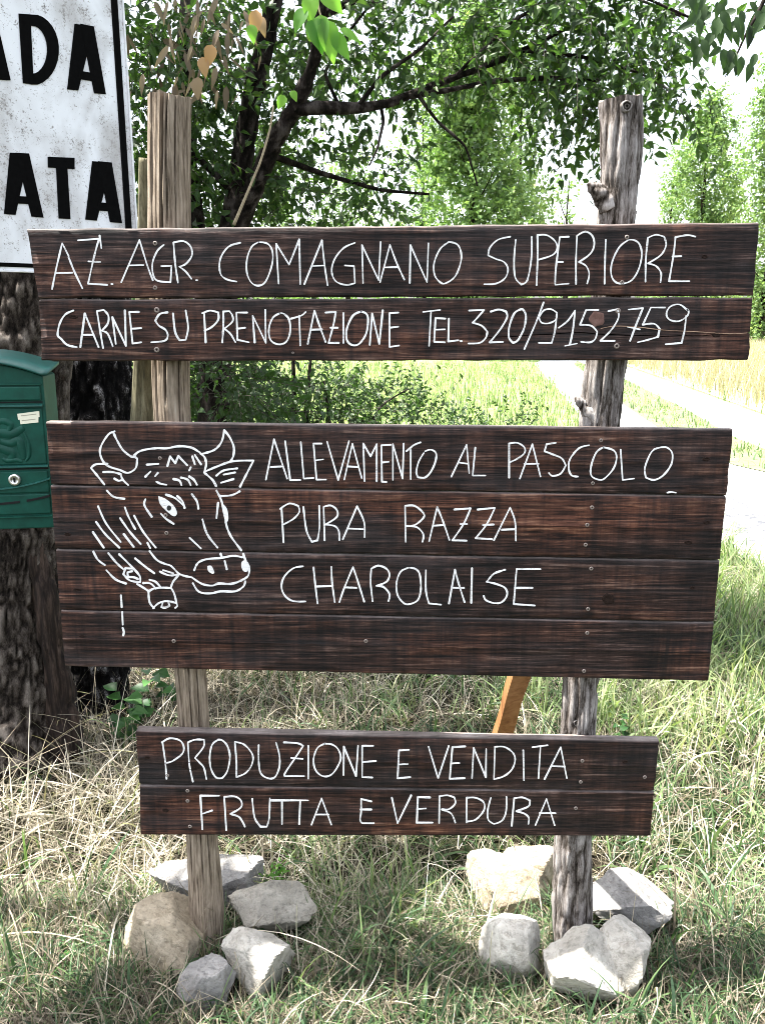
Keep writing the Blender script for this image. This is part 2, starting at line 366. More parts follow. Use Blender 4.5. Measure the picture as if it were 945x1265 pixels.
# ------------------------------------------------------------------ stones
def stone(px0, px1, py0, py1, mat, label, seed, dz=0.0, depth=.85, roll=0.0, yaw=None, cuts=10, sharp=.02, hmul=1.0, name='stone'):
    rs = np.random.default_rng(seed)
    gx = (px1 - px0) * .05; px0 -= gx; px1 += gx; py0 -= 5; py1 += 3; c = hG((px0 + px1) / 2, py1 - 2); t = -CAMZ / ray((px0 + px1) / 2, py1).z
    W = (px1 - px0) / FOC * t; D = W * depth
    phi = abs(math.atan2(ray(0, (py0 + py1) / 2).z, ray(CX, (py0 + py1) / 2).y))
    H = ((py1 - py0) / FOC * t - D * math.sin(phi) * .72) / math.cos(phi); H = max(H, W * .32) * hmul
    # sphere grid
    import bmesh
    bm = bmesh.new(); bmesh.ops.create_icosphere(bm, subdivisions=5, radius=1.0)
    V = np.array([v.co[:] for v in bm.verts]); F = np.array([[v.index for v in f.verts] for f in bm.faces]); bm.free()
    N = rs.normal(size=(cuts, 3)); N /= np.linalg.norm(N, axis=1)[:, None]; N[:, 2] *= .8; flat_top = .7 if cuts > 4 else 1.2
    N = np.vstack([N, [0, 0, 1], [0, 0, -1], [.9, -.3, .2], [-.9, -.3, .15]]); N /= np.linalg.norm(N, axis=1)[:, None]
    dist = rs.uniform(.48, .96, len(N)) + (.22 if cuts <= 4 else 0); dist[cuts] = flat_top
    dots = np.maximum(V @ N.T, 1e-3); r = np.minimum((dist / dots).min(1), 1.25)
    r = r * (1 + .16 * (fbm(V * 1.5 + seed, 3, seed) - .5) + .12 * (fbm(V * 3.5 + seed, 5, seed + 5) - .5) + .05 * (fbm(V * 17, 2, seed + 8) - .5))
    V = V * r[:, None]
    a = roll; Rm = np.array([[math.cos(a), 0, math.sin(a)], [0, 1, 0], [-math.sin(a), 0, math.cos(a)]]); V = V @ Rm.T
    lo, hi = V.min(0), V.max(0); V = (V - (lo + hi) / 2) / (hi - lo)
    V = V * np.array([W * 1.03, D, H]) + np.array([0, 0, H / 2 - .012])
    o = Vector((c.x, c.y + D / 2, hgt(c.x, c.y + D/2) + dz))
    if yaw:
        cyw, syw = math.cos(yaw), math.sin(yaw); V = V @ np.array([[cyw, -syw, 0], [syw, cyw, 0], [0, 0, 1]]).T
    ob = mesh(name, V + np.array(o), F, mat, origin=o, smooth=False)
    try:
        ob.data.shade_smooth()
        ob.data.set_sharp_from_angle(angle=R(30))
    except Exception: pass
    stones_xy.append((o.x, o.y, W * .43))
    tag(ob, label, 'stone', 'stones heaped round the foot of each post')
    return ob
stone(183, 312, 1073, 1142, M['st_grey'], 'long blue-grey stone lying behind the left post', 3, depth=.55)
stone(143, 240, 1130, 1224, M['st_tan'], 'rounded tan stone with a flat pale top, left of the left post', 17, depth=.9, roll=.1, cuts=7)
stone(213, 284, 1199, 1262, M['st_grey'], 'small grey stone in front of the left post at the picture edge', 21, depth=.8)
stone(283, 383, 1092, 1180, M['st_pale'], 'angular slab-like beige stone tilted up right of the left post', 34, depth=.7, roll=-.5)
stone(270, 354, 1163, 1248, M['st_white'], 'whitish broken stone in front of the tilted beige slab', 47, depth=.8, roll=.4)
stone(586, 686, 1070, 1142, M['st_tan'], 'cream yellow stone behind the right post on its left side', 53, depth=.75)
stone(626, 690, 1058, 1112, M['st_tan'], 'small cream stone wedged between the right post and the bigger cream stone', 58, depth=.7)
stone(599, 669, 1136, 1218, M['st_white'], 'egg-shaped whitish stone in front of the cream yellow stone', 66, depth=.75, cuts=4)
stone(731, 838, 1079, 1168, M['st_grey'], 'long grey stone tilted to the right of the right post', 74, depth=.62, roll=.8, hmul=.92)
stone(683, 778, 1158, 1258, M['st_white'], 'large white stone in the front of the right-hand heap', 85, depth=.8, roll=-.5)
stone(730, 812, 1141, 1236, M['st_white'], 'upright white stone leaning against the large white one', 93, depth=.8, roll=.5)

# ------------------------------------------------------------------ tubes, posts, trunks
def resample(P, n):
    P = np.asarray(P, float); d = np.r_[0, np.cumsum(np.linalg.norm(np.diff(P[:, :3], axis=0), axis=1))]
    s = np.linspace(0, d[-1], n); Q = np.stack([np.interp(s, d, P[:, k]) for k in range(P.shape[1])], -1)
    m = Q.copy()
    for _ in range(max(1, n // 12)): m[1:-1] = (Q[:-2] + 2 * Q[1:-1] + Q[2:]) / 4; Q = m.copy()
    return Q
def tube(P, n, sides, disp=None, caps=True):
    """P: rows x,y,z,r. returns V,F,ridge"""
    Q = resample(P, n); c = Q[:, :3]; r = Q[:, 3]
    tg = np.gradient(c, axis=0); tg /= np.linalg.norm(tg, axis=1)[:, None]
    ref = np.array([0, 1.0, 0]) if abs(tg[:, 1]).mean() < .8 else np.array([1.0, 0, 0])
    u = np.cross(ref, tg); u /= np.linalg.norm(u, axis=1)[:, None]; v = np.cross(tg, u)
    a = np.linspace(0, 2 * np.pi, sides, endpoint=False)
    dirs = u[:, None] * np.cos(a)[None, :, None] + v[:, None] * np.sin(a)[None, :, None]
    base = c[:, None] + dirs * r[:, None, None]
    rid = np.zeros((n, sides))
    if disp is not None:
        dd, rid = disp(base, a[None].repeat(n, 0), c[:, 2][:, None].repeat(sides, 1), r[:, None]); base = base + dirs * dd[..., None]
    V = base.reshape(-1, 3); i = np.arange(n * sides).reshape(n, sides); j = np.roll(i, -1, 1)
    F = np.stack([i[:-1], j[:-1], j[1:], i[1:]], -1).reshape(-1, 4)
    F = [tuple(f) for f in F.tolist()]
    if caps: F.append(tuple(i[0][::-1].tolist())); F.append(tuple(i[-1].tolist()))
    return V, F, rid.ravel()
def bark_disp(amp, fx=16, fz=5, seed=0):
    def f(b, a, z, r):
        q = b * np.array([fx, fx, fz]); warp = (fbm(b * 9, 2, seed + 3)[..., None] - .5) * 1.5
        n1 = 1 - np.abs(2 * vnoise(q + warp, seed) - 1); n2 = 1 - np.abs(2 * vnoise(q * 2.1 + warp, seed + 1) - 1)
        rd = np.clip(1 - (n1 * .65 + n2 * .35), 0, 1); rd = np.clip(rd * 1.7, 0, 1)
        lump = (fbm(b * 3.0, 2, seed + 7) - .5) * r * .35
        return amp * (rd - .6) + lump, rd
    return f
def px_path(rows):                        # (px, py, world-y, width in px) -> x,y,z,r
    out = []
    for px, py, Yd, wd in rows:
        p = hY(px, py, Yd); t = tY(px, py, Yd); out.append((p.x, p.y, p.z, wd / 2 / FOC * t))
    return out
# ------------------------------------------------------------------ the wooden farm sign
YS = 1.87; TH = .028
base_l = hG(258, 1172)
SIGN = thing('farm_sign', (0, 1.94, 0), 'dark stained plank farm sign with white hand-painted lettering and bull head on two posts', 'sign')
PY = YS + TH
def warmfun(spots):
    def f(u, v):
        s = np.zeros_like(u)
        for (cu, cv, ru, rv, k) in spots: s += k * np.exp(-((u - cu) / ru) ** 2 - ((v - cv) / rv) ** 2)
        return np.clip(s, 0, 1)
    return f
def plank(TL, TR, BL, BR, seed, warm=(), crack=None, label=None, stain=()):
    c = [hY(*p, YS) for p in (TL, TR, BL, BR)]
    NU = 150; u = np.linspace(0, 1, NU)
    # profile: (v, depth, kind) v 0 = top, 1 = bottom; goes down the front, then up the back
    vc = np.full(NU, .5); act = np.zeros(NU)
    if crack:
        cu0, cu1, pts, dep = crack; xs_, vs_ = zip(*pts); vc = np.interp(u, xs_, vs_) + (fbm(np.stack([u * 30, u * 0, u * 0], -1), 2, seed) - .5) * .02
        act = np.clip((u - cu0) * 30, 0, 1) * np.clip((cu1 - u) * 30, 0, 1) * dep
    prof = [('f', .0, .0035), ('f', .010, .0016), ('f', .028, 0)]
    for k in (.1, .2, .3): prof.append(('f', k, 0))
    prof += [('c', -1, 0), ('c', 0, 1), ('c', 1, 0)]
    for k in (.7, .8, .9): prof.append(('f', k, 0))
    prof += [('f', .975, 0), ('f', .992, .0018), ('f', 1.0, .0050), ('f', 1.0, TH - .002), ('f', .99, TH), ('f', .5, TH), ('f', .01, TH), ('f', .0, TH - .002)]
    n = len(prof); H = (c[0] - c[2]).length
    rows = []; wr = []; raw = []; sn = []; sf = warmfun(stain); rs = seed * 17.3; ja = .005 if seed < 3 else .0022
    et = (fbm(np.stack([u * 22, u * 0 + rs, u * 0], -1), 3, seed) - .5) * ja / H; eb = (fbm(np.stack([u * 26, u * 0 + rs, u * 0 + 9], -1), 3, seed + 1) - .5) * ja / H
    wf = warmfun(warm)
    for kind, k, dpt in prof:
        if kind == 'c': v = vc + k * .008; d = dpt * act
        else:
            v = np.full(NU, k); d = np.full(NU, dpt)
            if crack and .1 < k < .9: pass
        v = np.clip(v, 0, 1); v = v * (1 - et - eb) + et
        x_top = np.array(c[0])[None] * (1 - u)[:, None] + np.array(c[1])[None] * u[:, None]
        x_bot = np.array(c[2])[None] * (1 - u)[:, None] + np.array(c[3])[None] * u[:, None]
        p = x_top * (1 - v)[:, None] + x_bot * v[:, None]
        front = dpt < TH * .5
        if front: d = d + .0006 * vnoise(np.stack([u * 60, v * 40 + rs, u * 0], -1), seed)
        ej = (vnoise(np.stack([v * 25, v * 0 + rs, v * 0], -1), seed + 3) - .5) * .003
        p[:, 1] = YS + d
        p[0, 0] += ej[0]; p[-1, 0] += ej[-1]
        if front: p[0, 1] += .0015; p[-1, 1] += .0015
        rows.append(p); wr.append(wf(u, v)); sn.append(sf(u, v)); raw.append(np.full(NU, (1.0 if dpt > .003 else .55) if (kind == 'f' and k <= .01) else (.12 if kind == 'f' and k > .99 else 0.0)) * (.55 + .45 * vnoise(np.stack([u * 25, u * 0 + rs, u * 0 + k], -1), seed)))  # raw grey top faces, plus a highlight painted along the front top edge
    # keep profile sorted when the crack wanders
    V = np.stack(rows, 1).reshape(-1, 3); i = np.arange(NU * n).reshape(NU, n); j = np.roll(i, -1, 1)
    F = [tuple(f) for f in np.stack([i[:-1], i[1:], j[1:], j[:-1]], -1).reshape(-1, 4).tolist()]
    F.append(tuple(i[0].tolist())); F.append(tuple(i[-1][::-1].tolist()))
    o = (c[0] + c[1] + c[2] + c[3]) / 4
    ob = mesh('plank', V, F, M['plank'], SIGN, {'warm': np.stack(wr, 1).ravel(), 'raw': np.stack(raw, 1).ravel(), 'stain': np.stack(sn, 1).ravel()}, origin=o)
    ob.data.set_sharp_from_angle(angle=R(35))
    if label: ob['label'] = label
    return ob
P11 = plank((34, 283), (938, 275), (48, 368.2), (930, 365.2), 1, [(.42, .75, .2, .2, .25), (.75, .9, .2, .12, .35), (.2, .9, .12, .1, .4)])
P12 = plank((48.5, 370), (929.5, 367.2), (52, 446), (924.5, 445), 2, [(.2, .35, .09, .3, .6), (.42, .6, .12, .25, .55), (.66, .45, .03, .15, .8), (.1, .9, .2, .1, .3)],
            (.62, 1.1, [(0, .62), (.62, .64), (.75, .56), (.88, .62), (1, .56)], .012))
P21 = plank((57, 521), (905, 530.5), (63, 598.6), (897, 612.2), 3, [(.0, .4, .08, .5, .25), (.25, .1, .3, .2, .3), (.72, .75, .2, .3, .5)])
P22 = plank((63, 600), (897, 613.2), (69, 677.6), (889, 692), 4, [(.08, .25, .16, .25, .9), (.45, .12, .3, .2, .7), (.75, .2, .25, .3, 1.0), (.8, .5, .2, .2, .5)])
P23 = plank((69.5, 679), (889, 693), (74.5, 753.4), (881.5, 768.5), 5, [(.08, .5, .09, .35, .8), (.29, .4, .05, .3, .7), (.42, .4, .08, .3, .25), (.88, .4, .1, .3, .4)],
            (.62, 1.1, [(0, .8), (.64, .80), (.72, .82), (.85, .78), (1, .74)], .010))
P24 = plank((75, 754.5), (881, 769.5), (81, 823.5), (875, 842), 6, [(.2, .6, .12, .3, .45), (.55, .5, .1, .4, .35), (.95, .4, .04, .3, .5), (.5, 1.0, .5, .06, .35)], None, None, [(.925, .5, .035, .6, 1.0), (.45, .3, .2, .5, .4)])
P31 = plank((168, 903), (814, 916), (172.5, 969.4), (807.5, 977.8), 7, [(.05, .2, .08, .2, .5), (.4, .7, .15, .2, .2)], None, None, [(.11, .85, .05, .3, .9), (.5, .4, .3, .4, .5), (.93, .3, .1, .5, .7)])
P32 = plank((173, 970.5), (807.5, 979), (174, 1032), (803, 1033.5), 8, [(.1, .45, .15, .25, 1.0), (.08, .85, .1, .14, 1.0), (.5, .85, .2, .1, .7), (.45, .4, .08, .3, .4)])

# -- painted strokes: each stroke is a thin raised ribbon of paint lying on its plank
zc = [0]
def ribbon(mb, pts, wd, Yf, closed=False):
    pts = np.asarray(pts, float); n = len(pts); zc[0] = (zc[0] + 1) % 14
    y = Yf - .0009 - zc[0] * .00004
    tg = np.gradient(pts, axis=0) if n > 2 else np.repeat((pts[1] - pts[0])[None], 2, 0)
    tg = tg / (np.linalg.norm(tg, axis=1)[:, None] + 1e-9); nr = np.stack([-tg[:, 1], tg[:, 0]], -1)
    h = wd * .37 * (1 + .34 * (vnoise(np.stack([pts[:, 0] * 160, pts[:, 1] * 160, pts[:, 0] * 0], -1), 5) - .5) * 2)
    A = pts + nr * h[:, None]; B = pts - nr * h[:, None]
    capS = [pts[0] - (tg[0] * math.sin(t) * h[0]) + nr[0] * math.cos(t) * h[0] for t in (R(45), R(90), R(135))]     # A side to B side round the start
    capE = [pts[-1] + (tg[-1] * math.sin(t) * h[-1]) - nr[-1] * math.cos(t) * h[-1] for t in (R(45), R(90), R(135))]  # B side to A side
    loop = [*capS, *B, *capE, *A[::-1]]
    m = len(loop); V = [(p[0], y, p[1]) for p in loop] + [(p[0], y + .0022, p[1]) for p in loop]
    iB = [3 + k for k in range(n)]; iA = [3 + n + 3 + (n - 1 - k) for k in range(n)]
    F = [(iA[k], iB[k], iB[k+1], iA[k+1]) for k in range(n - 1)]
    F.append((iA[0], 0, 1, 2, iB[0])); F.append((iB[-1], 3 + n, 4 + n, 5 + n, iA[-1]))
    F += [(k, k + m, (k + 1) % m + m, (k + 1) % m) for k in range(m)]
    mb.add(V, F)
def smooth_line(P):
    P = np.asarray(P, float)
    if len(P) < 3: return P
    out = []
    for i in range(len(P) - 1):
        p0 = P[max(i - 1, 0)]; p1 = P[i]; p2 = P[i + 1]; p3 = P[min(i + 2, len(P) - 1)]
        for t in (0, .25, .5, .75): out.append(.5 * ((2 * p1) + (-p0 + p2) * t + (2 * p0 - 5 * p1 + 4 * p2 - p3) * t * t + (-p0 + 3 * p1 - 3 * p2 + p3) * t ** 3))
    out.append(P[-1]); return np.array(out)
def split_sharp(P, ang=58):
    P = [np.array(p, float) for p in P]; out = []; cur = [P[0]]
    for i in range(1, len(P)):
        cur.append(P[i])
        if i < len(P) - 1:
            a = P[i] - P[i-1]; b = P[i+1] - P[i]; c = a @ b / (np.linalg.norm(a) * np.linalg.norm(b) + 1e-9)
            if c < math.cos(R(ang)): out.append(cur); cur = [P[i]]
    out.append(cur); return out
def parse(s):
    return [[tuple(float(v) for v in q.split(',')) for q in l.split()] for l in s.strip().strip(';').split(';') if l.strip()]
def strokes(mb, ox, oy, sc, txt, wd=.0046, Yf=YS):
    for l in parse(txt):
        W = [hY(ox + x / sc, oy + y / sc, Yf) for x, y in l]; W = [(p.x, p.z) for p in W]
        if len(W) == 1: W = [W[0], (W[0][0] + .002, W[0][1])]; ribbon(mb, W, wd * 1.25, Yf); continue
        for seg in split_sharp(W): ribbon(mb, smooth_line(seg), wd, Yf)
def letters(pl, ox, oy, items, wd=.0046, sc=4.004):
    for s in items.split('|'):
        mb = MB(); strokes(mb, ox, oy, sc, s, wd); mb.build('painted_letter', M['paint'], pl, smooth=False)
letters(P11, 30, 270, """140,350 160,250 190,122;190,122 222,185;222,192 250,262 290,345;160,270 240,268|268,108 372,100 350,180 318,322 412,328;320,212 378,215;375,85 384,148|434,324|
482,315 572,106 610,230 638,305;518,232 592,230|692,130 660,160 636,220 640,280 662,308 725,315 730,235 680,235|740,120 748,220 762,318;742,118 790,112 825,140 830,185 800,225 768,238 800,262 828,298|852,305""", .0044)
letters(P11, 240, 270, """228,120 170,140 130,200 130,270 160,300 210,312|320,116 285,140 262,200 262,270 285,318 320,332 355,310 385,230 388,165 365,125 320,116|
418,322 406,125 470,228 520,104 525,325|545,325 632,108 645,230 660,330;582,235 645,232|795,120 740,145 695,200 680,260 700,310 750,328 795,320 790,235 745,232|835,320 830,132 912,305 922,115""", .0044)
letters(P11, 430, 270, """158,315 207,130 240,220 278,302;180,242 240,240|305,318 308,132 390,315 397,122|495,118 455,150 425,220 428,280 455,315 482,320 530,285 558,210 555,155 535,125 495,115|
800,90 740,105 700,145 692,182 730,200 770,215 790,250 775,295 730,322 672,325|828,105 820,200 825,290 855,326 885,305 905,200 907,90""", .0044)
letters(P11, 600, 270, """250,330 255,200 255,85;255,82 300,82 340,110 352,145 330,180 255,205|408,90 365,92 345,250 342,328 408,322;348,215 380,215|445,325 445,200 450,85 490,65 525,85 535,130 515,175 460,215 495,235 510,275 500,322|
592,105 588,220 586,322|705,105 660,140 625,210 618,270 635,310 672,322 720,305 755,250 770,180 760,130 735,108 705,105|788,312 790,200 800,95 840,80 880,90 890,130 865,180 800,222 840,235 865,270 862,315""", .0044)
letters(P11, 709, 270, "598,90 560,82 500,92 490,180 468,310 568,310;485,188 528,186", .0044)
letters(P12, 30, 270, """245,455 205,475 178,520 168,575 185,595 215,625 262,636|280,636 302,470 335,550 370,636;288,575 345,575|362,460 375,540 392,640;362,458 395,452 418,480 415,520 385,555 415,570 440,632|
455,620 438,488 505,630 500,455|568,462 522,462 538,618 580,612;530,545 580,542|710,464 672,472 650,505 668,530 700,550 712,580 695,605 630,612|738,470 748,560 770,602 800,600 812,540 800,455""", .0052)
letters(P12, 240, 270, """58,612 50,465;42,468 80,455 120,465 120,500 90,535 52,555|140,612 145,540 145,460 175,458 190,480 190,510 150,545 180,570 205,612|262,465 210,465 215,600 272,612;212,545 252,540|300,612 290,480 355,615 352,452|
425,468 390,490 370,545 378,600 415,622 455,610 475,560 470,500 445,472 425,468|480,495 530,480 552,462;520,480 525,628|562,620 595,455 620,530 650,610;580,550 632,548|650,465 700,462 690,520 665,615 715,615;675,540 710,540|738,468 738,615|
825,460 785,480 755,545 755,600 780,625 815,620 850,570 860,500 850,470 825,460|868,625 880,470 915,620 932,455""", .0052)
letters(P12, 430, 270, """248,465 205,468 205,635 252,628;205,540 248,535|370,462 455,452;410,460 400,630|480,495 432,492 425,610 478,612;430,550 478,548|498,495 495,608 545,602|556,606|
598,455 672,452 630,500 615,515 660,530 688,560 680,590 650,615 595,618|705,460 745,450 780,460 785,490 750,550 700,612 765,610|855,448 820,470 795,540 795,590 815,615 840,600 870,540 878,480 865,452 855,448""", .005)
letters(P12, 600, 270, """285,415 245,520 190,645|350,465 320,448 285,455 262,490 275,515 310,518 345,500 350,465;350,480 340,560 325,615 262,615|360,540 405,505 440,455 430,550 415,622;390,630 450,618|555,452 495,452 465,525 520,530 550,560 540,595 515,612 470,610|
605,458 650,448 655,490 620,550 565,605 635,605|705,450 775,443 740,530 712,605;700,535 760,548|885,440 815,440 775,525 830,520 858,545 850,585 800,600 750,612""", .0046)
letters(P12, 709, 270, "560,455 520,425 475,435 455,470 470,500 515,508 555,485 565,462 558,450;552,480 545,550 530,615 452,622", .0046)
letters(P21, 320, 520, """35,290 75,90 105,180 140,285;58,228 112,225|130,100 155,292 205,292|207,105 222,285 270,282|310,112 270,112 285,290 332,290;278,195 318,190|337,102 392,292 445,100|422,290 462,112 508,282;442,225 492,228|
522,298 516,112 552,175 582,115 582,298|652,118 605,120 608,300 630,302;610,205 642,202|662,292 662,115 710,285 715,112|728,150 765,120 798,106;750,140 750,288|820,150 850,142 875,160 872,200 850,250 820,280 785,278 778,250 790,200 815,158""", .0048)
letters(P21, 500, 520, """230,275 305,118 318,258;265,205 312,212|348,132 335,270 398,270|515,280 515,115;515,112 555,108 590,130 590,160 550,190 515,205|568,285 630,115 670,275;590,212 660,212|
745,108 700,115 690,150 730,165 775,185 795,220 770,260 730,272 712,258|910,120 860,135 815,190 810,240 825,270 855,275""", .0048)
letters(P21, 680, 520, "260,130 225,155 200,220 200,270 235,290 265,285 310,235 325,180 310,145 260,130|345,142 355,292 412,285|545,130 500,150 465,230 470,280 510,292 555,270 595,215 600,160 575,132 545,130|575,355 595,351 618,355", .0048)
letters(P22, 320, 520, """122,600 112,430;105,435 150,408 195,420 200,450 170,485 115,515|220,425 235,540 262,598 290,590 300,520 298,420|325,590 320,425;322,424 355,418 385,440 385,475 330,512 375,520 395,545 398,588|415,585 485,422 520,500 522,575;440,532 515,535|
725,598 722,420;722,420 770,420 812,455 812,480 770,515 730,520 780,525 812,560 808,598""", .005)
letters(P22, 500, 520, "120,595 160,425 190,500 220,588;140,518 188,515|245,438 325,432 290,510 235,590 305,592;275,510 308,510|360,438 445,430 405,510 350,580 432,585;385,515 438,512|440,590 520,428 545,500 548,592;478,538 545,535", .005)
letters(P23, 330, 680, """178,78 130,88 85,130 72,180 90,225 130,250 190,252|230,85 240,180 250,262;318,80 322,160 335,255;245,178 325,175|358,255 380,190 425,82 445,140 480,252;385,182 442,185|522,250 512,160 515,90 550,75 590,90 605,120 590,155 540,175 575,180 605,215 600,250|
700,85 660,105 640,160 645,220 675,260 705,265 745,245 760,190 755,120 735,92 700,85|785,98 785,200 800,262 860,268""", .0052)
letters(P23, 480, 680, "298,262 328,95 345,160 375,255;312,185 372,185|412,88 408,258|575,95 520,115 485,155 530,165 575,185 585,220 560,255 520,260 480,245 470,225|750,92 632,92 618,265 722,272;625,185 710,185", .0052)
letters(P31, 160, 890, """185,288 178,200 165,110;162,108 200,88 250,98 270,130 262,165 215,200 185,210|315,302 298,220 290,110;290,108 325,95 370,95 368,130 325,185 350,210 370,235 382,290|440,95 410,120 398,180 405,240 430,282 460,285 485,250 498,180 485,125 460,98 440,95|
522,105 530,200 530,280;522,105 570,120 610,170 605,220 575,260 530,280|640,122 640,200 650,260 685,285 720,280 742,230 742,170 725,108|765,108 830,112 860,125 820,185 770,260 770,275 865,275;800,185 858,190|885,125 885,288""", .005)
letters(P31, 340, 890, "245,115 210,135 190,190 200,245 235,275 275,270 305,235 325,185 310,140 280,118 245,115|338,270 340,130 400,275 410,125|485,125 430,125 430,280 480,282;432,205 498,200|662,145 612,148 605,285 668,280;610,218 655,215|758,130 805,285 858,125", .005)
letters(P31, 500, 890, "298,128 235,132 222,288 295,285;228,212 270,210|332,285 340,135 400,280 402,140|445,130 440,290;445,130 490,130 530,155 545,190 530,240 490,275 440,290|585,148 588,295|630,132 705,122;670,128 660,285|690,290 770,132 800,285;725,225 790,228", .005)
letters(P32, 160, 890, "362,538 352,372 445,372;358,462 410,445|480,542 470,380;470,378 520,375 552,395 552,430 500,462 540,475 560,500 572,525|608,388 620,480 650,525 680,525 692,480 695,385|700,395 790,395;755,395 755,512|795,395 885,395;845,395 840,512", .0054)
letters(P32, 340, 890, "180,515 230,385 278,515;205,465 265,465|475,400 425,388 425,450 420,490 430,508 488,508;422,440 475,440|577,382 605,508 672,370|765,380 705,378 700,505 778,505;700,438 745,435|810,508 812,375;812,375 850,370 885,380 890,410 860,438 825,440 870,460 890,505", .0054)
letters(P32, 500, 890, "305,505 305,385;305,382 350,382 390,405 390,445 350,490 305,500|425,382 410,440 412,490 440,512 480,495 500,450 502,378|528,520 540,385;540,385 580,380 618,395 610,425 550,448 590,460 612,480 610,510|645,518 700,388 740,518;665,458 745,458", .005)
# -- the bull's head, painted across three planks (one mesh of paint per plank)
BW = .0060
def bull(pl, txt, fills=()):
    mb = MB(); strokes(mb, 90, 510, 3.9375, txt, BW); o = mb.build('bull_drawing', M['paint'], pl, smooth=False)
    for pts in fills:
        mb = MB(); W = [hY(90 + x / 3.9375, 510 + y / 3.9375, YS) for x, y in pts]; W2 = smooth_line([(p.x, p.z) for p in W] + [(W[0].x, W[0].z)])[:-1]
        m = len(W2); mb.add([(p[0], YS - .0016, p[1]) for p in W2] + [(p[0], YS + .001, p[1]) for p in W2], [tuple(range(m))] + [(k, k + m, (k + 1) % m + m, (k + 1) % m) for k in range(m)])
        mb.build('painted_patch', M['paint'], pl, smooth=False)
    return o
bull(P21, """205,90 175,105 140,160 135,200 152,240 180,262 230,278 270,292 308,268 315,222 300,212;198,92 215,130 245,180 285,212 305,212;300,208 330,185 400,172 460,172 520,162 580,170 622,195;
628,200 690,180 725,140 738,85;738,85 765,120 785,170 780,215 765,238;622,198 642,215 650,250 640,290 680,325 698,355;645,285 700,262 780,235 880,232;880,232 850,290 815,358;700,305 735,280 800,270;735,300 790,290;722,340 782,322;
90,268 115,250 170,248;90,268 125,310 155,348;150,288 195,288 235,298 245,325 272,352;205,320 225,330 242,325;462,258 475,212 500,245 515,210 558,255;575,265 568,280;583,212 595,250;595,205 625,250;362,252 418,248;355,310 380,285;402,308 415,292;
408,335 430,345 458,350;492,322 520,330 530,352;528,315 560,325 575,352;568,310 590,325 605,350""")
bull(P22, """168,378 200,408 252,418;812,382 775,400 720,405;700,378 725,430 742,500 748,545 770,600 820,668;430,490 455,515 492,540;455,398 500,415 540,450;510,405 535,430 545,462;580,395 605,430 612,465;355,420 350,450 385,505;708,438 700,512;
125,455 165,540 235,628;255,460 275,510 305,565;232,512 280,580 332,638;300,500 345,580 405,655;115,530 160,590 228,655;100,580 152,655;250,590 298,652;365,632 378,658;632,518 655,590 705,655;570,608 625,660""",
     [[(418, 405), (455, 420), (495, 455), (508, 490), (490, 502), (450, 470), (425, 440)], [(722, 435), (750, 465), (758, 515), (746, 532), (734, 495)]])
mb = MB(); W = [hY(90 + (470 + 11 * math.cos(a)) / 3.9375, 510 + (462 + 13 * math.sin(a)) / 3.9375, YS) for a in np.linspace(0, 2 * np.pi, 12, endpoint=False)]
mb.add([(p.x, YS - .0022, p.z) for p in W] + [(p.x, YS, p.z) for p in W], [tuple(range(12))] + [(k, k + 12, (k + 1) % 12 + 12, (k + 1) % 12) for k in range(12)])
mb.build('pupil', M['eyeblack'], P22, smooth=False)
bull(P23, """102,675 125,715 158,740;175,682 215,730 250,762;228,688 280,740 318,780;305,708 350,745 398,780;375,672 410,715 450,735 480,745 522,785 580,800;425,772 470,790 522,785;440,765 490,780;165,765 210,810 260,830;
300,758 258,755 248,785 280,815 330,824 328,795 300,760;290,770 268,775 270,798 300,800 318,808;315,832 345,850 372,868;345,828 380,830 405,855;375,812 405,822 430,850;515,790 490,820 478,850;
592,765 610,730 650,712 725,705 780,695 825,702;720,686 728,705;740,720 750,760;830,686 842,720;858,745 855,790 820,815 770,832 710,830 680,840 630,832 580,800;585,828 615,870 670,878 720,868 790,868 830,845 840,820;
370,868 395,855 430,850 480,852 495,880 510,940 500,948;370,868 375,920 397,950;392,950 420,925 460,915 505,925;440,920 432,945 450,948 472,938 465,915""",
     [[(655, 745), (675, 745), (690, 775), (680, 782), (660, 768)], [(838, 717), (855, 730), (858, 755), (845, 773), (828, 765), (820, 740), (825, 722)]])
mb = MB(); strokes(mb, 90, 510, 3.9375, '236,888 240,945', BW); mb.build('paint_drip', M['paint'], P23, smooth=False)
bull(P24, "242,968 245,1030;244,1045 250,1065 247,1082")

# -- screws, knots
def screw(pl, px, py, r=.0036):
    c = hY(px, py, YS); V = []; F = []
    n = 14
    for (rr, yy) in ((1.35, .0), (1.25, -.0005), (1.0, -.0016), (.62, -.0018), (.5, .0008)):
        V += [(c.x + rr * r * math.cos(a), YS + yy, c.z + rr * r * math.sin(a)) for a in np.linspace(0, 2 * np.pi, n, endpoint=False)]
    for k in range(4): F += [(k*n+i, k*n+(i+1) % n, (k+1)*n+(i+1) % n, (k+1)*n+i) for i in range(n)]
    F.append(tuple(4 * n + i for i in range(n)))
    mesh('screw', V, F, M['screw'], pl, origin=Vector((c.x, YS, c.z)))
for q in ((192, 300.5), (192, 355.5), (774, 293), (768, 349)): screw(P11, *q)
for q in ((194, 383), (194, 432), (763, 384), (761.5, 427.5), (362, 436)): screw(P12, *q, r=.0045 if q[0] != 362 else .002)
for q in ((198, 566), (742, 544), (732, 597)): screw(P21, *q, r=.0032)
for q in ((206, 658.5), (731, 627), (725, 648.5), (723, 673), (205, 636.5)): screw(P22, *q)
for q in ((730, 702.5), (726, 752.5)): screw(P23, *q, r=.0036)
for q in ((215, 792), (725, 782), (721, 829), (452, 792)): screw(P24, *q, r=.0036)
for q in ((719, 940), (717, 966), (796, 960), (207, 958)): screw(P31, *q, r=.0036)
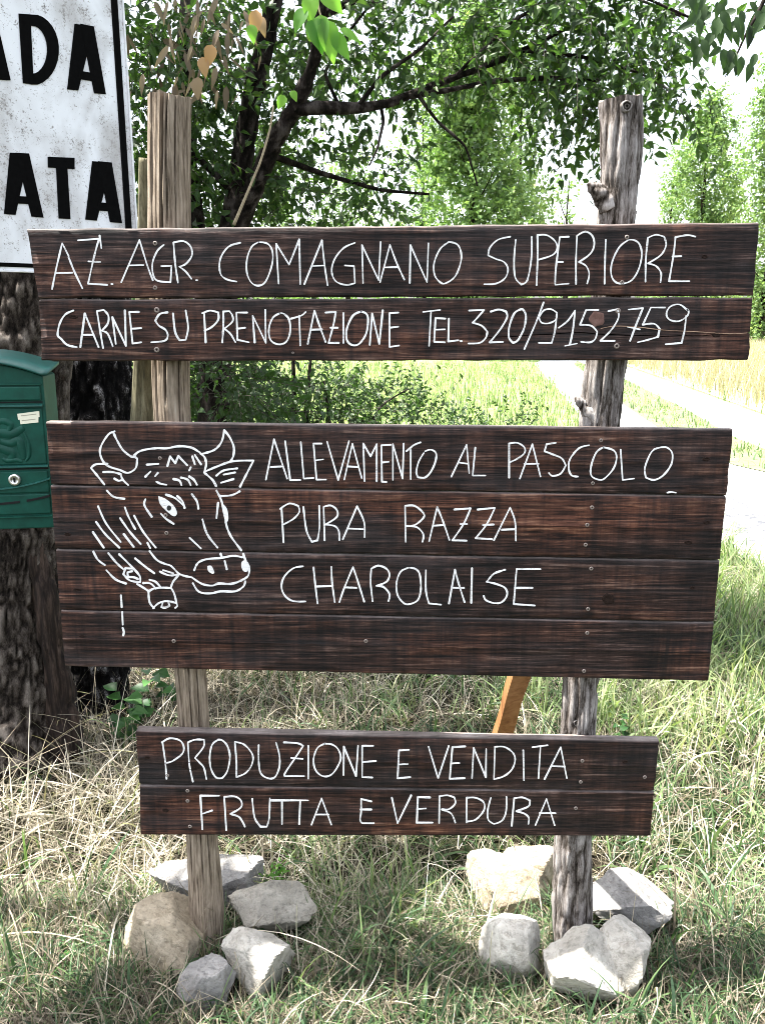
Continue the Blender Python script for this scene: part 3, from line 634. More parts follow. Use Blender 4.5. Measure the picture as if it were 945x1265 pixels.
for q in ((232, 977), (232, 989.5), (235, 1021), (711, 998.5)): screw(P32, *q)
M['knot'] = wood_plain('dark_knot', [(.3, (.002, .0015, .001)), (.8, (.03, .015, .01))], (200, 60, 200))
def knot(pl, px, py, rx, rz, mat='knot'):
    c = hY(px, py, YS); V = [(c.x, YS + .0001, c.z)]; F = []; n = 18
    a = np.linspace(0, 2 * np.pi, n, endpoint=False)
    for q, (s, yy) in enumerate(((.45, -.0002), (.8, -.0012), (1.0, -.0005), (1.12, .0012))):
        for t in a:
            wv = 1 + .07 * math.sin(2 * t + px) + .09 * math.sin(5 * t + py)
            V.append((c.x + rx * s * wv * math.cos(t), YS + yy, c.z + rz * s * wv * math.sin(t)))
    F = [(0, 1 + i, 1 + (i + 1) % n) for i in range(n)]
    for k in range(3): F += [(1+k*n+i, 1+(k+1)*n+i, 1+(k+1)*n+(i+1) % n, 1+k*n+(i+1) % n) for i in range(n)]
    mesh('knot', V, F, M[mat], pl, origin=c)
knot(P23, 751, 740, .014, .0125); knot(P23, 855, 726, .005, .004); knot(P21, 872, 567, .009, .004); knot(P22, 873, 645.5, .008, .004); knot(P22, 850, 670, .008, .0045)
M['knot_red'] = wood_plain('pink_knot_wood', [(.3, (.07, .035, .028)), (.8, (.22, .13, .11))], (60, 60, 60))
knot(P12, 737, 394, .015, .016, 'knot_red'); knot(P11, 870, 317, .006, .004); knot(P12, 884, 413.5, .009, .005); knot(P12, 91, 391.5, .009, .004)
knot(P31, 236, 946, .022, .012); knot(P31, 182, 936, .007, .004); knot(P32, 205, 1001, .008, .005); knot(P31, 772, 941, .007, .004)
knot(P24, 102, 786, .007, .003); knot(P23, 96, 728.5, .008, .003); knot(P22, 84, 660, .007, .004)
# pale raw wood bared along the split in the second plank
mb = MB(); ln = [(742, 407), (760, 404), (790, 405.5), (820, 409), (860, 411), (900, 413.5), (922, 412.5)]
W = smooth_line([(hY(a, b - 1.2, YS).x, hY(a, b - 1.2, YS).z) for a, b in ln]); ribbon(mb, W, .0022, YS); mb.build('split_edge', M['raw_strip'], P12, smooth=False)

# -- the two posts
def crackdisp(cracks, amp, seed, square=0.0, fine=.0012):
    def f(b, a, z, r):
        d = (fbm(np.stack([np.cos(a) * 1.4, np.sin(a) * 1.4, z * 1.6], -1), 3, seed) - .5) * amp * 2
        d = d + (vnoise(np.stack([np.cos(a) * 9, np.sin(a) * 9, z * 5], -1), seed + 2) - .5) * fine * 3
        if square: d = d + r * square * (np.cos(4 * (a - .2)) * .5)
        rid = vnoise(np.stack([np.cos(a) * 12, np.sin(a) * 12, z * 8], -1), seed + 4)
        for (a0, z0, z1, wdt, dep) in cracks:
            aa = a0 + (fbm(np.stack([z * 3, z * 0, z * 0 + a0], -1), 3, seed + 5) - .5) * .4
            dd = np.abs((a - aa + np.pi) % (2 * np.pi) - np.pi)
            k = np.clip(1 - dd / wdt, 0, 1) * np.clip((z - z0) * 12, 0, 1) * np.clip((z1 - z) * 12, 0, 1)
            d = d - dep * k; rid = rid * (1 - k)
        return d, rid
    return f
def post(rows, mat, disp, n=260, sides=110, rag=.012, seed=0):
    V, F, rid = tube(px_path(rows), n, sides, disp)
    # ragged, domed saw cut on top (last ring is the top)
    V = V.reshape(n, sides, 3); a = np.arange(sides)
    V[-1, :, 2] += (vnoise(np.stack([a * .18, a * 0, a * 0], -1), seed) - .3) * rag
    V[-2, :, 2] = np.minimum(V[-2, :, 2], V[-1, :, 2] - .001)
    V = V.reshape(-1, 3)
    o = mesh('post', V, F, mat, SIGN, {'ridge': rid}); o.data.set_sharp_from_angle(angle=R(40)); return o
def rowsY(l, off): return [(x, y, PY + off + w_ / 2 / FOC * 1.9, w_) for x, y, w_ in l]
PL_ = rowsY([(a, b, c * .93) for a, b, c in [(262, 1235, 46), (258, 1190, 46), (255, 1110, 42), (250, 1035, 38), (238, 860, 38), (224, 700, 44), (212, 485, 47), (211, 400, 50), (209, 280, 52), (209, 190, 53), (210, 121, 54)]], .002)
postL = post(PL_, M['post_tan'], crackdisp([(4.62, 1.45, 3, .085, .035), (4.95, 1.8, 3, .05, .014), (5.35, .2, 3, .05, .010), (4.25, 1.5, 3, .05, .008), (4.8, .2, 1.3, .05, .008), (3.9, .2, 3, .06, .012), (4.45, 1.0, 1.45, .04, .006)], .0035, 5, .10), seed=2, rag=.009)
postL['label'] = 'pale weathered split post with a long drying crack'
PR_ = rowsY([(706, 1215, 48), (706, 1160, 46), (706, 1100, 48), (707, 1040, 46), (714, 880, 41), (728, 700, 48), (740, 523, 50), (747, 450, 49), (754, 360, 47), (761, 270, 46), (764, 235, 46), (766, 180, 51), (766, 140, 54), (766, 123, 50)], .002)
def disp_bark_post(b, a, z, r):
    d1, r1 = crackdisp([(4.7, 0, .7, .05, .006), (5.2, .2, .9, .05, .006), (4.4, .9, 1.6, .05, .005), (5.0, 1.6, 2.0, .05, .004)], .005, 9)(b, a, z, r)
    d2, r2 = bark_disp(.009, 52, 11, 21)(b, a, z, r * .3)
    return d1 + d2 * .8, np.clip(r2 * .6 + r1 * .4, 0, 1)
postR = post(PR_, M['post_bark'], disp_bark_post, seed=6, rag=.008)
postR['label'] = 'grey bark-covered post with knobbly branch stubs'
M['post_bark_'] = M['post_bark']
for (rows) in ([(752, 258, PY + .03, 26), (745, 243, PY + .028, 26), (738, 236, PY + .025, 22), (731, 231, PY + .024, 14), (726, 226, PY + .024, 7)],
               [(735, 520, PY + .03, 24), (727, 508, PY + .028, 20), (720, 501, PY + .026, 13), (714, 495, PY + .024, 9), (710, 491, PY + .024, 5)],
               [(776, 262, PY + .03, 20), (780, 256, PY + .026, 16), (783, 254, PY + .024, 8)]):
    V, F, rid = tube(px_path(rows), 26, 26, bark_disp(.005, 60, 30, 31)); mesh('branch_stub', V, F, M['post_bark'], postR, {'ridge': rid})
# ring-shaped bark knots on the right post
for (px, py, rr) in ((774, 131, .010), (712, 1046, .011), (712, 893, .007)):
    c = hY(px, py, PY + .001); V = []; n = 20
    for (s, yy) in ((1.25, .006), (1.0, -.003), (.75, -.002), (.62, .002), (.42, -.002), (.2, .001)):
        V += [(c.x + rr * s * math.cos(a) * (1 + .1 * math.sin(3*a)), c.y + yy, c.z + rr * s * math.sin(a)) for a in np.linspace(0, 2 * np.pi, n, endpoint=False)]
    F = []
    for k in range(5): F += [(k*n+i, k*n+(i+1) % n, (k+1)*n+(i+1) % n, (k+1)*n+i) for i in range(n)]
    F.append(tuple(5 * n + i for i in range(n)))
    mesh('bark_knot', V, F, M['post_bark'], postR, {'ridge': [.5] * n + [.8] * n + [.3] * n + [0] * n + [.5] * n + [.1] * n})
# -- raw orange prop behind the sign: squared stake from the right post back to the ground
a_ = hY(668, 740, PY + .04); b_ = hG(598, 985)
dv = (b_ - a_).normalized(); sx = Vector((1, .15, 0)).normalized(); sx = (sx - dv * sx.dot(dv)).normalized(); sy = dv.cross(sx)
mb = MB(); V = []; NS = 30
for k in range(NS):
    p = a_ + (b_ + dv * .08 - a_) * (k / (NS - 1))
    for (i, j) in ((-1, -1), (-.2, -1.05), (.12, -.6), (.3, -1.05), (1, -1), (1, 1), (-1, 1)):
        e = 1 + .06 * math.sin(k * .9 + i); V.append(p + sx * i * .025 * e + sy * j * .016 * e)
F = [(k*7+i, k*7+(i+1) % 7, (k+1)*7+(i+1) % 7, (k+1)*7+i) for k in range(NS - 1) for i in range(7)] + [tuple(range(7)), tuple((NS-1)*7 + i for i in range(6, -1, -1))]
o = mesh('prop', V, F, M['orange_wood'], SIGN, smooth=False); o['label'] = 'raw orange-brown wooden stake propping the sign from behind'

# ------------------------------------------------------------------ split log leaning behind the left post
V, F, rid = tube(px_path([(184, 790, 2.06, 40), (180, 640, 2.06, 42), (178, 520, 2.06, 33), (181, 440, 2.05, 30), (185, 300, 2.03, 26), (185, 196, 2.01, 22)]), 120, 30, crackdisp([(4.6, 0, 3, .12, .012)], .008, 14, .12))
o = mesh('side_stake', V, F, M['log'], SIGN, {'ridge': rid}); o['label'] = 'mossy greenish split stake close behind the left post'
# ------------------------------------------------------------------ white road sign
az = R(50); sdir = Vector((math.sin(az), math.cos(az), 0)); snrm = Vector((math.cos(az), -math.sin(az), 0))      # panel runs back to the right
edge = hY(160, 150, 2.45)
def onS(px, py, lift=0.0): return hP(px, py, edge + snrm * lift, snrm)
zt = onS(158, 0).z + .28; zb = onS(20, 334).z; zbl = zb
e = Vector((edge.x, edge.y, 0))
rd = thing('road_sign', (e - sdir * .62) + Vector((0, 0, 0)), 'big weathered white metal sign with bold black capitals, left of the plank sign', 'sign')
def slab(mb, s0, s1, z0, z1, n0, n1):       # along panel from its right edge, up, out of its face
    c = [e + sdir * s + snrm * n + Vector((0, 0, z)) for s in (s0, s1) for n in (n0, n1) for z in (z0, z1)]
    mb.add(c, [(0, 1, 3, 2), (4, 6, 7, 5), (0, 4, 5, 1), (2, 3, 7, 6), (0, 2, 6, 4), (1, 5, 7, 3)])
mb = MB(); slab(mb, -1.25, 0, zb, zt, -.003, 0); o = mb.build('panel', M['signwhite'], rd, smooth=False)
mb = MB(); slab(mb, -1.24, -.012, zb + .008, zb + .018, .0002, .0016); slab(mb, -.030, -.012, zb + .0182, zt - .0182, .0002, .0016); slab(mb, -1.24, -.012, zt - .018, zt - .008, .0002, .0016); slab(mb, -1.24, -1.222, zb + .0182, zt - .0182, .0002, .0016)
mb.build('border_line', M['signblack'], rd, smooth=False)
mb = MB(); slab(mb, -1.25, .004, zb - .004, zb, -.02, .004); slab(mb, .0005, .0045, zb + .0005, zt, -.02, .004); slab(mb, -1.25, .004, zt + .0005, zt + .004, -.02, .004)
mb.build('rim', flat('dirty_white_rim', (.72, .73, .74), .5, 0, .15, 50), rd, smooth=False)
def glyph(polys, name='painted_letter'):
    mb = MB()
    for k, pg in enumerate(polys):
        W = [onS(x, y) + snrm * (.0018 + .00025 * k) for x, y in pg]; W2 = [onS(x, y) for x, y in pg]; m = len(W)
        mb.add(W + W2, [tuple(range(m))] + [(i, (i + 1) % m, (i + 1) % m + m, i + m) for i in range(m)])
    mb.build(name, M['signblack'], rd, smooth=False)
s_ = 2.953                                    # zoom factor of the first close-up
def Z(l): return [(x / s_, y / s_) for x, y in l]
# upper line: (A) D A
glyph([Z([(-60, 285), (-10, 60), (12, 292), (-22, 290)]), Z([(-12, 60), (0, 120), (40, 293), (8, 292), (-28, 130)])])
def arc(cx, cy, rx, ry, a0, a1, n): return [(cx + rx * math.cos(R(a)), cy + ry * math.sin(R(a))) for a in np.linspace(a0, a1, n)]
Dout = [(68, 50), (110, 53)] + arc(128, 182, 87, 128, -82, 60, 12) + [(150, 312), (85, 304)]
Din = [(108, 92)] + arc(118, 182, 52, 88, -80, 70, 12) + [(124, 270)]
# bowl and stem of the D as two bands
bowl_o = [(108, 53)] + arc(118, 182, 98, 130, -78, 78, 14) + [(112, 309)]
bowl_i = [(108, 94)] + arc(116, 182, 56, 88, -76, 76, 14) + [(122, 268)]
band = [[bowl_o[i], bowl_o[i + 1], bowl_i[i + 1], bowl_i[i]] for i in range(len(bowl_o) - 1)]
W = []
mb = MB()
Wt = [onS(x / s_, y / s_) + snrm * .0018 for x, y in bowl_o + bowl_i]; m = len(bowl_o)
mb.add(Wt, [(i, i + 1, m + i + 1, m + i) for i in range(m - 1)])
Ws = [onS(x / s_, y / s_) + snrm * .0021 for x, y in [(68, 50), (112, 53), (124, 309), (84, 304)]]; mb.add(Ws, [(0, 1, 2, 3)])
mb.build('painted_letter', M['signblack'], rd, smooth=False)
def A_(tl, tr, bl, br, bt, bb, lw):
    """tl,tr top corners; bl left foot (x0,x1,y); br right foot (x0,x1,y)"""
    return [Z([tl, tr, ((tr[0] * .62 + bl[1] * .38), (tr[1] * .62 + bl[2] * .38)), (bl[1], bl[2]), (bl[0], bl[2] - 4)]),
            Z([((tl[0] + tr[0]) / 2 - lw * .35, tl[1]), tr, (br[1], br[2] + 4), (br[0], br[2])]),
            Z([(bt[0], bt[1]), (bt[2], bt[3]), (bb[2], bb[3]), (bb[0], bb[1])])]
glyph(A_((273, 87), (343, 97), (246, 287, 330), (344, 387, 340), (290, 258, 345, 268), (285, 288, 350, 298), 40))
# lower line: (V) A T A
glyph([Z([(-95, 553), (-57, 555), (-37, 700), (-27, 558), (-6, 560), (-37, 780), (-65, 778)])])
glyph(A_((37, 557), (107, 560), (16, 58, 784), (116, 160, 790), (60, 715, 118, 718), (55, 742, 122, 745), 40))
glyph([Z([(175, 572), (273, 576), (273, 617), (176, 611)]), Z([(205, 600), (246, 602), (258, 799), (215, 797)])])
glyph(A_((337, 588), (408, 593), (312, 354, 805), (402, 446, 810), (358, 738, 418, 742), (353, 768, 424, 772), 40))
# pole behind the panel, outside the picture to the left
V, F, r_ = tube([(*(e - sdir * .62 - snrm * .045 + Vector((0, 0, z))), .03) for z in (-.05, .8, 1.6, 2.4, zt + .1)], 12, 20); mesh('pole', V, F, M['galv'], rd)
for z in (zb + .15, zt - .15):
    mb = MB(); slab(mb, -.72, -.52, z - .02, z + .02, -.016, -.0035); mb.build('bracket', M['galv'], rd, smooth=False)

# ------------------------------------------------------------------ green mailbox
ya = R(9); mdir = Vector((math.cos(ya), math.sin(ya), 0)); mnr = Vector((math.sin(ya), -math.cos(ya), 0))
mp = hY(62, 560, 2.04)                       # a point of the front's right edge
def mloc(px, py):                            # picture point on the front -> (s, z) local
    q = hP(px, py, mp, mnr) - mp; return q.dot(mdir), q.z + mp.z
s_r = 0.0; zb_ = mloc(62, 652)[1]; zs = mloc(62, 465)[1]
Wd = .345; Dp = .13
mbx = thing('mailbox', Vector((mp.x - Wd / 2 * mdir.x, mp.y - Wd / 2 * mdir.y + .12, zb_)), 'green metal letter box with arched hood, cream label and round lock', 'mailbox')
def mpt(s, z, n): return mp * 1 - Vector((0, 0, mp.z)) + mdir * s + mnr * n + Vector((0, 0, z))
zap = mloc(-28, 450)[1]
def arch(s, z_side, rise): x = (s + Wd / 2) / (Wd / 2); return z_side + rise * (1 - abs(x) ** 2.2)
# body: box with arched top
NSG = 28; ss = np.linspace(-Wd, 0, NSG + 1)
def arched(name, mat, z0, zside, rise, n0, n1, ds=0.0, par=None):
    mb = MB(); V = []; F = []
    sl = np.linspace(-Wd - ds, ds, NSG + 1)
    top = [(s, arch(np.clip(s, -Wd, 0), zside, rise)) for s in sl]
    loop = [(-Wd - ds, z0)] + top + [(ds, z0)]; m = len(loop)
    V = [mpt(s, z, n1) for s, z in loop] + [mpt(s, z, n0) for s, z in loop]
    F = [tuple(range(m - 1, -1, -1)), tuple(range(m, 2 * m))] + [(i, (i + 1) % m, (i + 1) % m + m, i + m) for i in range(m)]
    o = mesh(name, V, F, mat, par or mbx, smooth=False)
    bv = o.modifiers.new('bevel', 'BEVEL'); bv.width = .003; bv.segments = 2; bv.limit_method = 'ANGLE'; bv.angle_limit = R(40)
    return o
arched('body', M['box_green'], zb_, zs, .034, -Dp, 0)
# hood: thin arched canopy, proud of the front, overhanging the sides
mb = MB(); sl = np.linspace(-Wd - .012, .012, NSG + 1); V = []
for nn, dz_ in ((.014, .003), (-Dp - .004, .022)):
    for th_ in (0, .006):
        V += [mpt(s, arch(np.clip(s, -Wd, 0), zs, .034) + dz_ + th_, nn) for s in sl]
k = NSG + 1
F = [(i, i+1, k+i+1, k+i) for i in range(NSG)] + [(2*k+i, 3*k+i, 3*k+i+1, 2*k+i+1) for i in range(NSG)] + [(k+i, k+i+1, 3*k+i+1, 3*k+i) for i in range(NSG)] + [(i, 2*k+i, 2*k+i+1, i+1) for i in range(NSG)] + [(0, k, 3*k, 2*k), (NSG, 2*k+NSG, 3*k+NSG, k+NSG)]
mesh('hood', V, F, M['box_hood'], mbx)
def bar(name, p0, p1, h, n0, n1, mat, curve=0.0, NB=14, par=None, rnd=True):
    """moulding running between two picture points on the front"""
    (s0, z0), (s1, z1) = mloc(*p0), mloc(*p1); V = []; F = []
    pr = [(0, -h/2), (1, -h/2 * .6), (1, h/2 * .6), (0, h/2)]
    for i in range(NB + 1):
        t = i / NB; s = s0 + (s1 - s0) * t; z = z0 + (z1 - z0) * t - curve * (1 - (2 * t - 1) ** 2)
        for a, b in pr: V.append(mpt(s, z + b, n0 + (n1 - n0) * a))
    for i in range(NB): F += [(i*4+j, i*4+j+1, (i+1)*4+j+1, (i+1)*4+j) for j in range(3)]
    F += [(0, 3, 2, 1), (NB*4, NB*4+1, NB*4+2, NB*4+3)]
    return mesh(name, V, F, mat, par or mbx, smooth=False)
# all mouldings run the full width, continuing left of the picture
def mir(px, py): s, z = mloc(px, py); return s, z
def fullbar(name, py, h, n1, mat=None, inset=.006):
    z = mloc(60, py)[1]; V = []; F = []
    c = [mpt(s, z + b, n) for s in (-Wd + inset, -inset) for (n, b) in ((-.001, -h/2), (n1, -h/2 * .6), (n1, h/2 * .6), (-.001, h/2))]
    return mesh(name, c, [(0, 3, 2, 1), (4, 5, 6, 7), (0, 1, 5, 4), (1, 2, 6, 5), (2, 3, 7, 6)], mat or M['box_green'], mbx, smooth=False)
def panelbox(name, py0, py1, n1, mat=None, inset=.008, bevel=.003):
    z1 = mloc(60, py0)[1]; z0 = mloc(60, py1)[1]
    c = [mpt(s, z, n) for s in (-Wd + inset, -inset) for z in (z0, z1) for n in (-.002, n1)]
    o = mesh(name, c, [(0, 1, 3, 2), (4, 6, 7, 5), (0, 4, 5, 1), (2, 3, 7, 6), (1, 5, 7, 3), (0, 2, 6, 4)], mat or M['box_green'], mbx, smooth=False)
    bv = o.modifiers.new('bevel', 'BEVEL'); bv.width = bevel; bv.segments = 3; return o
panelbox('slot_flap', 477, 494, .007)
fullbar('moulding', 474.5, .004, .006); fullbar('moulding', 500.5, .006, .010, M['box_hood'])
zz = fullbar('slot_gap', 496.5, .004, .001, M['slot'])
dr = panelbox('front_door', 504, 573, .003)
fullbar('moulding', 575.0, .005, .010, M['box_hood']); fullbar('slot_gap', 578.5, .004, .0012, M['slot'])
panelbox('lower_door', 581, 608, .004)
# curved moulding under the lock and the two dark slots
def arcbar(name, pymid, pyend, h, n1, mat, s0=-Wd + .004, s1=-.004, par=None):
    zm = mloc(0, pymid)[1]; ze = mloc(60, pyend)[1]; V = []; NB = 30
    for i in range(NB + 1):
        s = s0 + (s1 - s0) * i / NB; x = (s + Wd / 2) / (Wd / 2); z = zm + (ze - zm) * abs(x) ** 2.4
        for a, b in ((0, -h/2), (1, -h/2 * .6), (1, h/2 * .6), (0, h/2)): V.append(mpt(s, z + b, .0 + n1 * a))
    F = [(i*4+j, i*4+j+1, (i+1)*4+j+1, (i+1)*4+j) for i in range(NB) for j in range(3)] + [(0, 3, 2, 1), (NB*4, NB*4+1, NB*4+2, NB*4+3)]
    return mesh(name, V, F, mat, par or mbx, smooth=False)
arcbar('moulding', 604.5, 590, .005, .009, M['box_hood'])
arcbar('slot_gap', 622.5, 611, .008, .0065, M['slot'], -.062, -.008); arcbar('slot_gap', 622.5, 611, .008, .0065, M['slot'], -.190, -.078); arcbar('slot_gap', 622.5, 611, .008, .0065, M['slot'], -.337, -.21)
panelbox('lower_front', 609.5, 634, .0045); fullbar('moulding', 637, .004, .006)
# lock
(sl_, zl_) = mloc(19.5, 592); V = []; n = 20
for (rr, nn) in ((.0145, .003), (.0145, .009), (.012, .0115), (.008, .0115), (.0075, .010), (.0, .010)):
    V += [mpt(sl_ + rr * math.cos(a), zl_ + rr * math.sin(a), nn) for a in np.linspace(0, 2 * np.pi, n, endpoint=False)]
F = [(q*n+i, q*n+(i+1) % n, (q+1)*n+(i+1) % n, (q+1)*n+i) for q in range(5) for i in range(n)]
lk = mesh('lock', V, F, M['lock'], mbx)
mb = MB(); mb.add([mpt(sl_ + a, zl_ + b, .0118) for a, b in ((-.0018, -.005), (.0018, -.005), (.0018, .004), (-.0018, .004))], [(0, 1, 2, 3)]); mb.add([mpt(sl_ + .003 * math.cos(t), zl_ + .003 + .003 * math.sin(t), .0119) for t in np.linspace(0, 6.28, 10, endpoint=False)], [tuple(range(10))])
mb.build('keyhole', M['slot'], lk, smooth=False)
# paper label
zz_ = [(22.5, 511), (49.5, 507.5), (50, 515), (48.5, 515.2), (48.5, 521.5), (26.5, 523.8), (25.5, 518.2), (23.5, 518.2)]
W = [mloc(*p) for p in zz_]; m = len(W)
lb = mesh('label', [mpt(s, z, .0048) for s, z in W] + [mpt(s, z, .002) for s, z in W], [tuple(range(m - 1, -1, -1))] + [(i, (i + 1) % m, (i + 1) % m + m, i + m) for i in range(m)], M['label'], mbx, smooth=False)
for (p, q) in (((27, 513.4), (46, 511.2)), ((28, 519.4), (45, 517.4))): bar('faded_print', p, q, .0028, .0040, .0052, M['labelink'], NB=2, par=lb)
# low embossed relief (worn, unreadable): rounded ridges
def relief(pts, wd, hgt_=.0035):
    W = smooth_line([mloc(*p) for p in pts]); tg = np.gradient(W, axis=0); tg /= np.linalg.norm(tg, axis=1)[:, None] + 1e-9; nr = np.stack([-tg[:, 1], tg[:, 0]], -1)
    V = []; pr = [(-1, 0), (-.6, .75), (0, 1), (.6, .75), (1, 0)]; n = len(W)
    for i in range(n):
        k = wd * (.55 + .45 * math.sin(math.pi * (i + .5) / n))
        for a, b in pr: V.append(mpt(W[i][0] + nr[i][0] * a * k, W[i][1] + nr[i][1] * a * k, .003 + hgt_ * b * (.6 + .4 * math.sin(math.pi * (i + .5) / n))))
    F = [(i*5+j, i*5+j+1, (i+1)*5+j+1, (i+1)*5+j) for i in range(n - 1) for j in range(4)]
    mesh('relief', V, F, M['box_green'], mbx)
for pts, wd in (([(-8, 524), (4, 520), (14, 524), (12, 532)], .008), ([(-14, 540), (0, 535), (16, 536), (30, 528)], .011), ([(2, 545), (14, 548), (24, 544), (28, 556), (30, 567)], .010), ([(-4, 552), (8, 556), (16, 560), (14, 570)], .011), ([(30, 534), (36, 548), (37, 562), (33, 569)], .005), ([(4, 566), (10, 569), (20, 568), (28, 570)], .006), ([(-20, 530), (-26, 545), (-24, 562)], .012)):
    relief(pts, wd)

# ------------------------------------------------------------------ leaves and twigs
def leafmesh(B, D, Nn, ln, wd, tint, fold=.25):
    """B base, D direction, Nn rough normal -> pointed oval leaves, 4 faces each"""
    n = len(B); D = D / np.linalg.norm(D, axis=1)[:, None]; S = np.cross(D, Nn); S /= np.linalg.norm(S, axis=1)[:, None] + 1e-9; U = np.cross(S, D)
    l = ln[:, None]; w_ = wd[:, None]
    v0 = B; vt = B + D * l - U * l * .18; m1 = B + D * l * .38 + U * l * .03
    a1 = B + D * l * .30 + S * w_ * .5 + U * w_ * fold; a2 = B + D * l * .30 - S * w_ * .5 + U * w_ * fold
    b1 = B + D * l * .62 + S * w_ * .36 + U * (w_ * fold * .6 - l * .05); b2 = B + D * l * .62 - S * w_ * .36 + U * (w_ * fold * .6 - l * .05)
    V = np.stack([v0, a1, b1, vt, b2, a2, m1], 1).reshape(-1, 3)
    q = np.array([[0, 1, 6], [6, 1, 2], [6, 2, 3], [6, 3, 4], [6, 4, 5], [0, 6, 5]])[None]
    F = ((np.arange(n) * 7)[:, None, None] + q).reshape(-1, 3)
    return V, F, np.repeat(tint, 7)
def prisms(A, B, r):                      # thin three-sided stems
    n = len(A); d = B - A; d /= np.linalg.norm(d, axis=1)[:, None] + 1e-9; ref = np.where(np.abs(d[:, 2:3]) > .9, [[1.0, 0, 0]], [[0, 0, 1.0]])
    u = np.cross(d, ref); u /= np.linalg.norm(u, axis=1)[:, None]; v = np.cross(d, u); P = []
    for c, rr in ((A, r), (B, r * .45)):
        for a in (0, 2.09, 4.19): P.append(c + (u * math.cos(a) + v * math.sin(a)) * rr[:, None])
    V = np.stack(P, 1).reshape(-1, 3); q = np.array([[0, 1, 4, 3], [1, 2, 5, 4], [2, 0, 3, 5]])[None]
    return V, ((np.arange(n) * 6)[:, None, None] + q).reshape(-1, 4)
class Crown:
    def __init__(s): s.L = []; s.T = []
    def clump(s, c, rad, nt, ls=(.045, .075), per=9, tl=(.18, .4), droop=.35, tint=(0, .85), shell=.0, wr=.5):
        c = np.array(c, float); rad = np.array(rad, float)
        d = RNG.normal(size=(nt, 3)); d /= np.linalg.norm(d, axis=1)[:, None]
        rr = (shell + (1 - shell) * RNG.random(nt)) ** (1 / 2.2); A = c + d * rad * rr[:, None]
        ok = A[:, 2] > .1; A = A[ok]; d = d[ok]; nt = len(A)
        td = d * .7 + RNG.normal(size=(nt, 3)) * .7; td[:, 2] -= droop; td /= np.linalg.norm(td, axis=1)[:, None]
        tlen = RNG.uniform(*tl, nt); Bp = A + td * tlen[:, None]; s.T.append((A, Bp, np.full(nt, .0016 + .004 * float(rad.mean()) * .1)))
        f = (np.arange(per) + .7) / per; pos = A[:, None] + (td * tlen[:, None])[:, None] * f[None, :, None]
        pos = pos.reshape(-1, 3); n = len(pos); tdr = np.repeat(td, per, 0)
        side = np.cross(tdr, RNG.normal(size=(n, 3))); side /= np.linalg.norm(side, axis=1)[:, None] + 1e-9
        sg = side * .9 + tdr * .5; sg[:, 2] -= .25
        nn = RNG.normal(size=(n, 3)) * .7; nn[:, 2] += .8
        ln = RNG.uniform(*ls, n); tn = tint[0] + (tint[1] - tint[0]) * np.clip(RNG.random(n) * .7 + .3 * np.repeat(RNG.random(nt), per), 0, 1)
        s.L.append(leafmesh(pos, sg, nn, ln, ln * RNG.uniform(wr * .85, wr * 1.15, n), tn))
    def build(s, parent, leafmat_, twigmat, name='crown'):
        off = 0; VV = []; FF = []; TT = []
        for V, F, t in s.L: VV.append(V); FF.append(F + off); TT.append(t); off += len(V)
        o = mesh(name, np.vstack(VV), np.vstack(FF), leafmat_, parent, {'tint': np.concatenate(TT)}, smooth=False); o['kind'] = 'stuff'
        A = np.vstack([t[0] for t in s.T]); B = np.vstack([t[1] for t in s.T]); r = np.concatenate([t[2] for t in s.T]); V, F = prisms(A, B, r)
        o = mesh('twigs', V, F, twigmat, parent, smooth=False); o['kind'] = 'stuff'
def branch(rows, mat, parent, n=60, sides=14, amp=.006, name='branch', world=False, seed=0):
    V, F, rid = tube(rows if world else px_path(rows), n, sides, bark_disp(amp, 40, 12, seed)); return mesh(name, V, F, mat, parent, {'ridge': rid})
def P3(px, py, Yd): return hY(px, py, Yd)
def pr(px, Yd, py=200): return px / FOC * tY(472, py, Yd)     # pixels to metres at a depth

# ---- old tree behind the mailbox
T1 = thing('old_tree', hG(20, 905), 'thick old tree with furrowed grey bark behind the green mailbox', 'tree')
rows = px_path([(22, 935, 2.92, 150), (20, 880, 2.95, 128), (18, 760, 2.98, 116), (22, 600, 3.0, 112), (30, 440, 3.0, 112), (34, 250, 3.05, 106), (30, 60, 3.1, 100), (20, -250, 3.2, 90), (0, -700, 3.4, 70)])
V, F, rid = tube(rows, 420, 150, bark_disp(.020, 58, 16, 2)); mesh('trunk', V, F, M['trunk_bark'], T1, {'ridge': rid})
rows = px_path([(78, 930, 2.90, 56), (70, 850, 2.90, 40), (60, 760, 2.89, 34), (48, 690, 2.90, 32), (40, 640, 2.93, 28), (38, 560, 2.98, 20)])
V, F, rid = tube(rows, 120, 50, bark_disp(.03, 22, 3, 8)); o = mesh('root_flare', V, F, M['hollow'], T1, {'ridge': rid}); o['label'] = 'dark rotten strip of bare wood along the trunk'
# ---- second trunk
T2 = thing('old_tree', hG(118, 890), 'second dark trunk with pale flecked bark between the mailbox and the left post', 'tree')
rows = px_path([(112, 930, 3.35, 96), (114, 870, 3.4, 84), (112, 700, 3.42, 84), (120, 480, 3.45, 86), (116, 300, 3.5, 76), (108, 100, 3.55, 64), (100, -150, 3.6, 56), (90, -500, 3.7, 44)])
V, F, rid = tube(rows, 320, 110, bark_disp(.026, 44, 17, 13)); mesh('trunk', V, F, M['fleck_bark'], T2, {'ridge': rid})
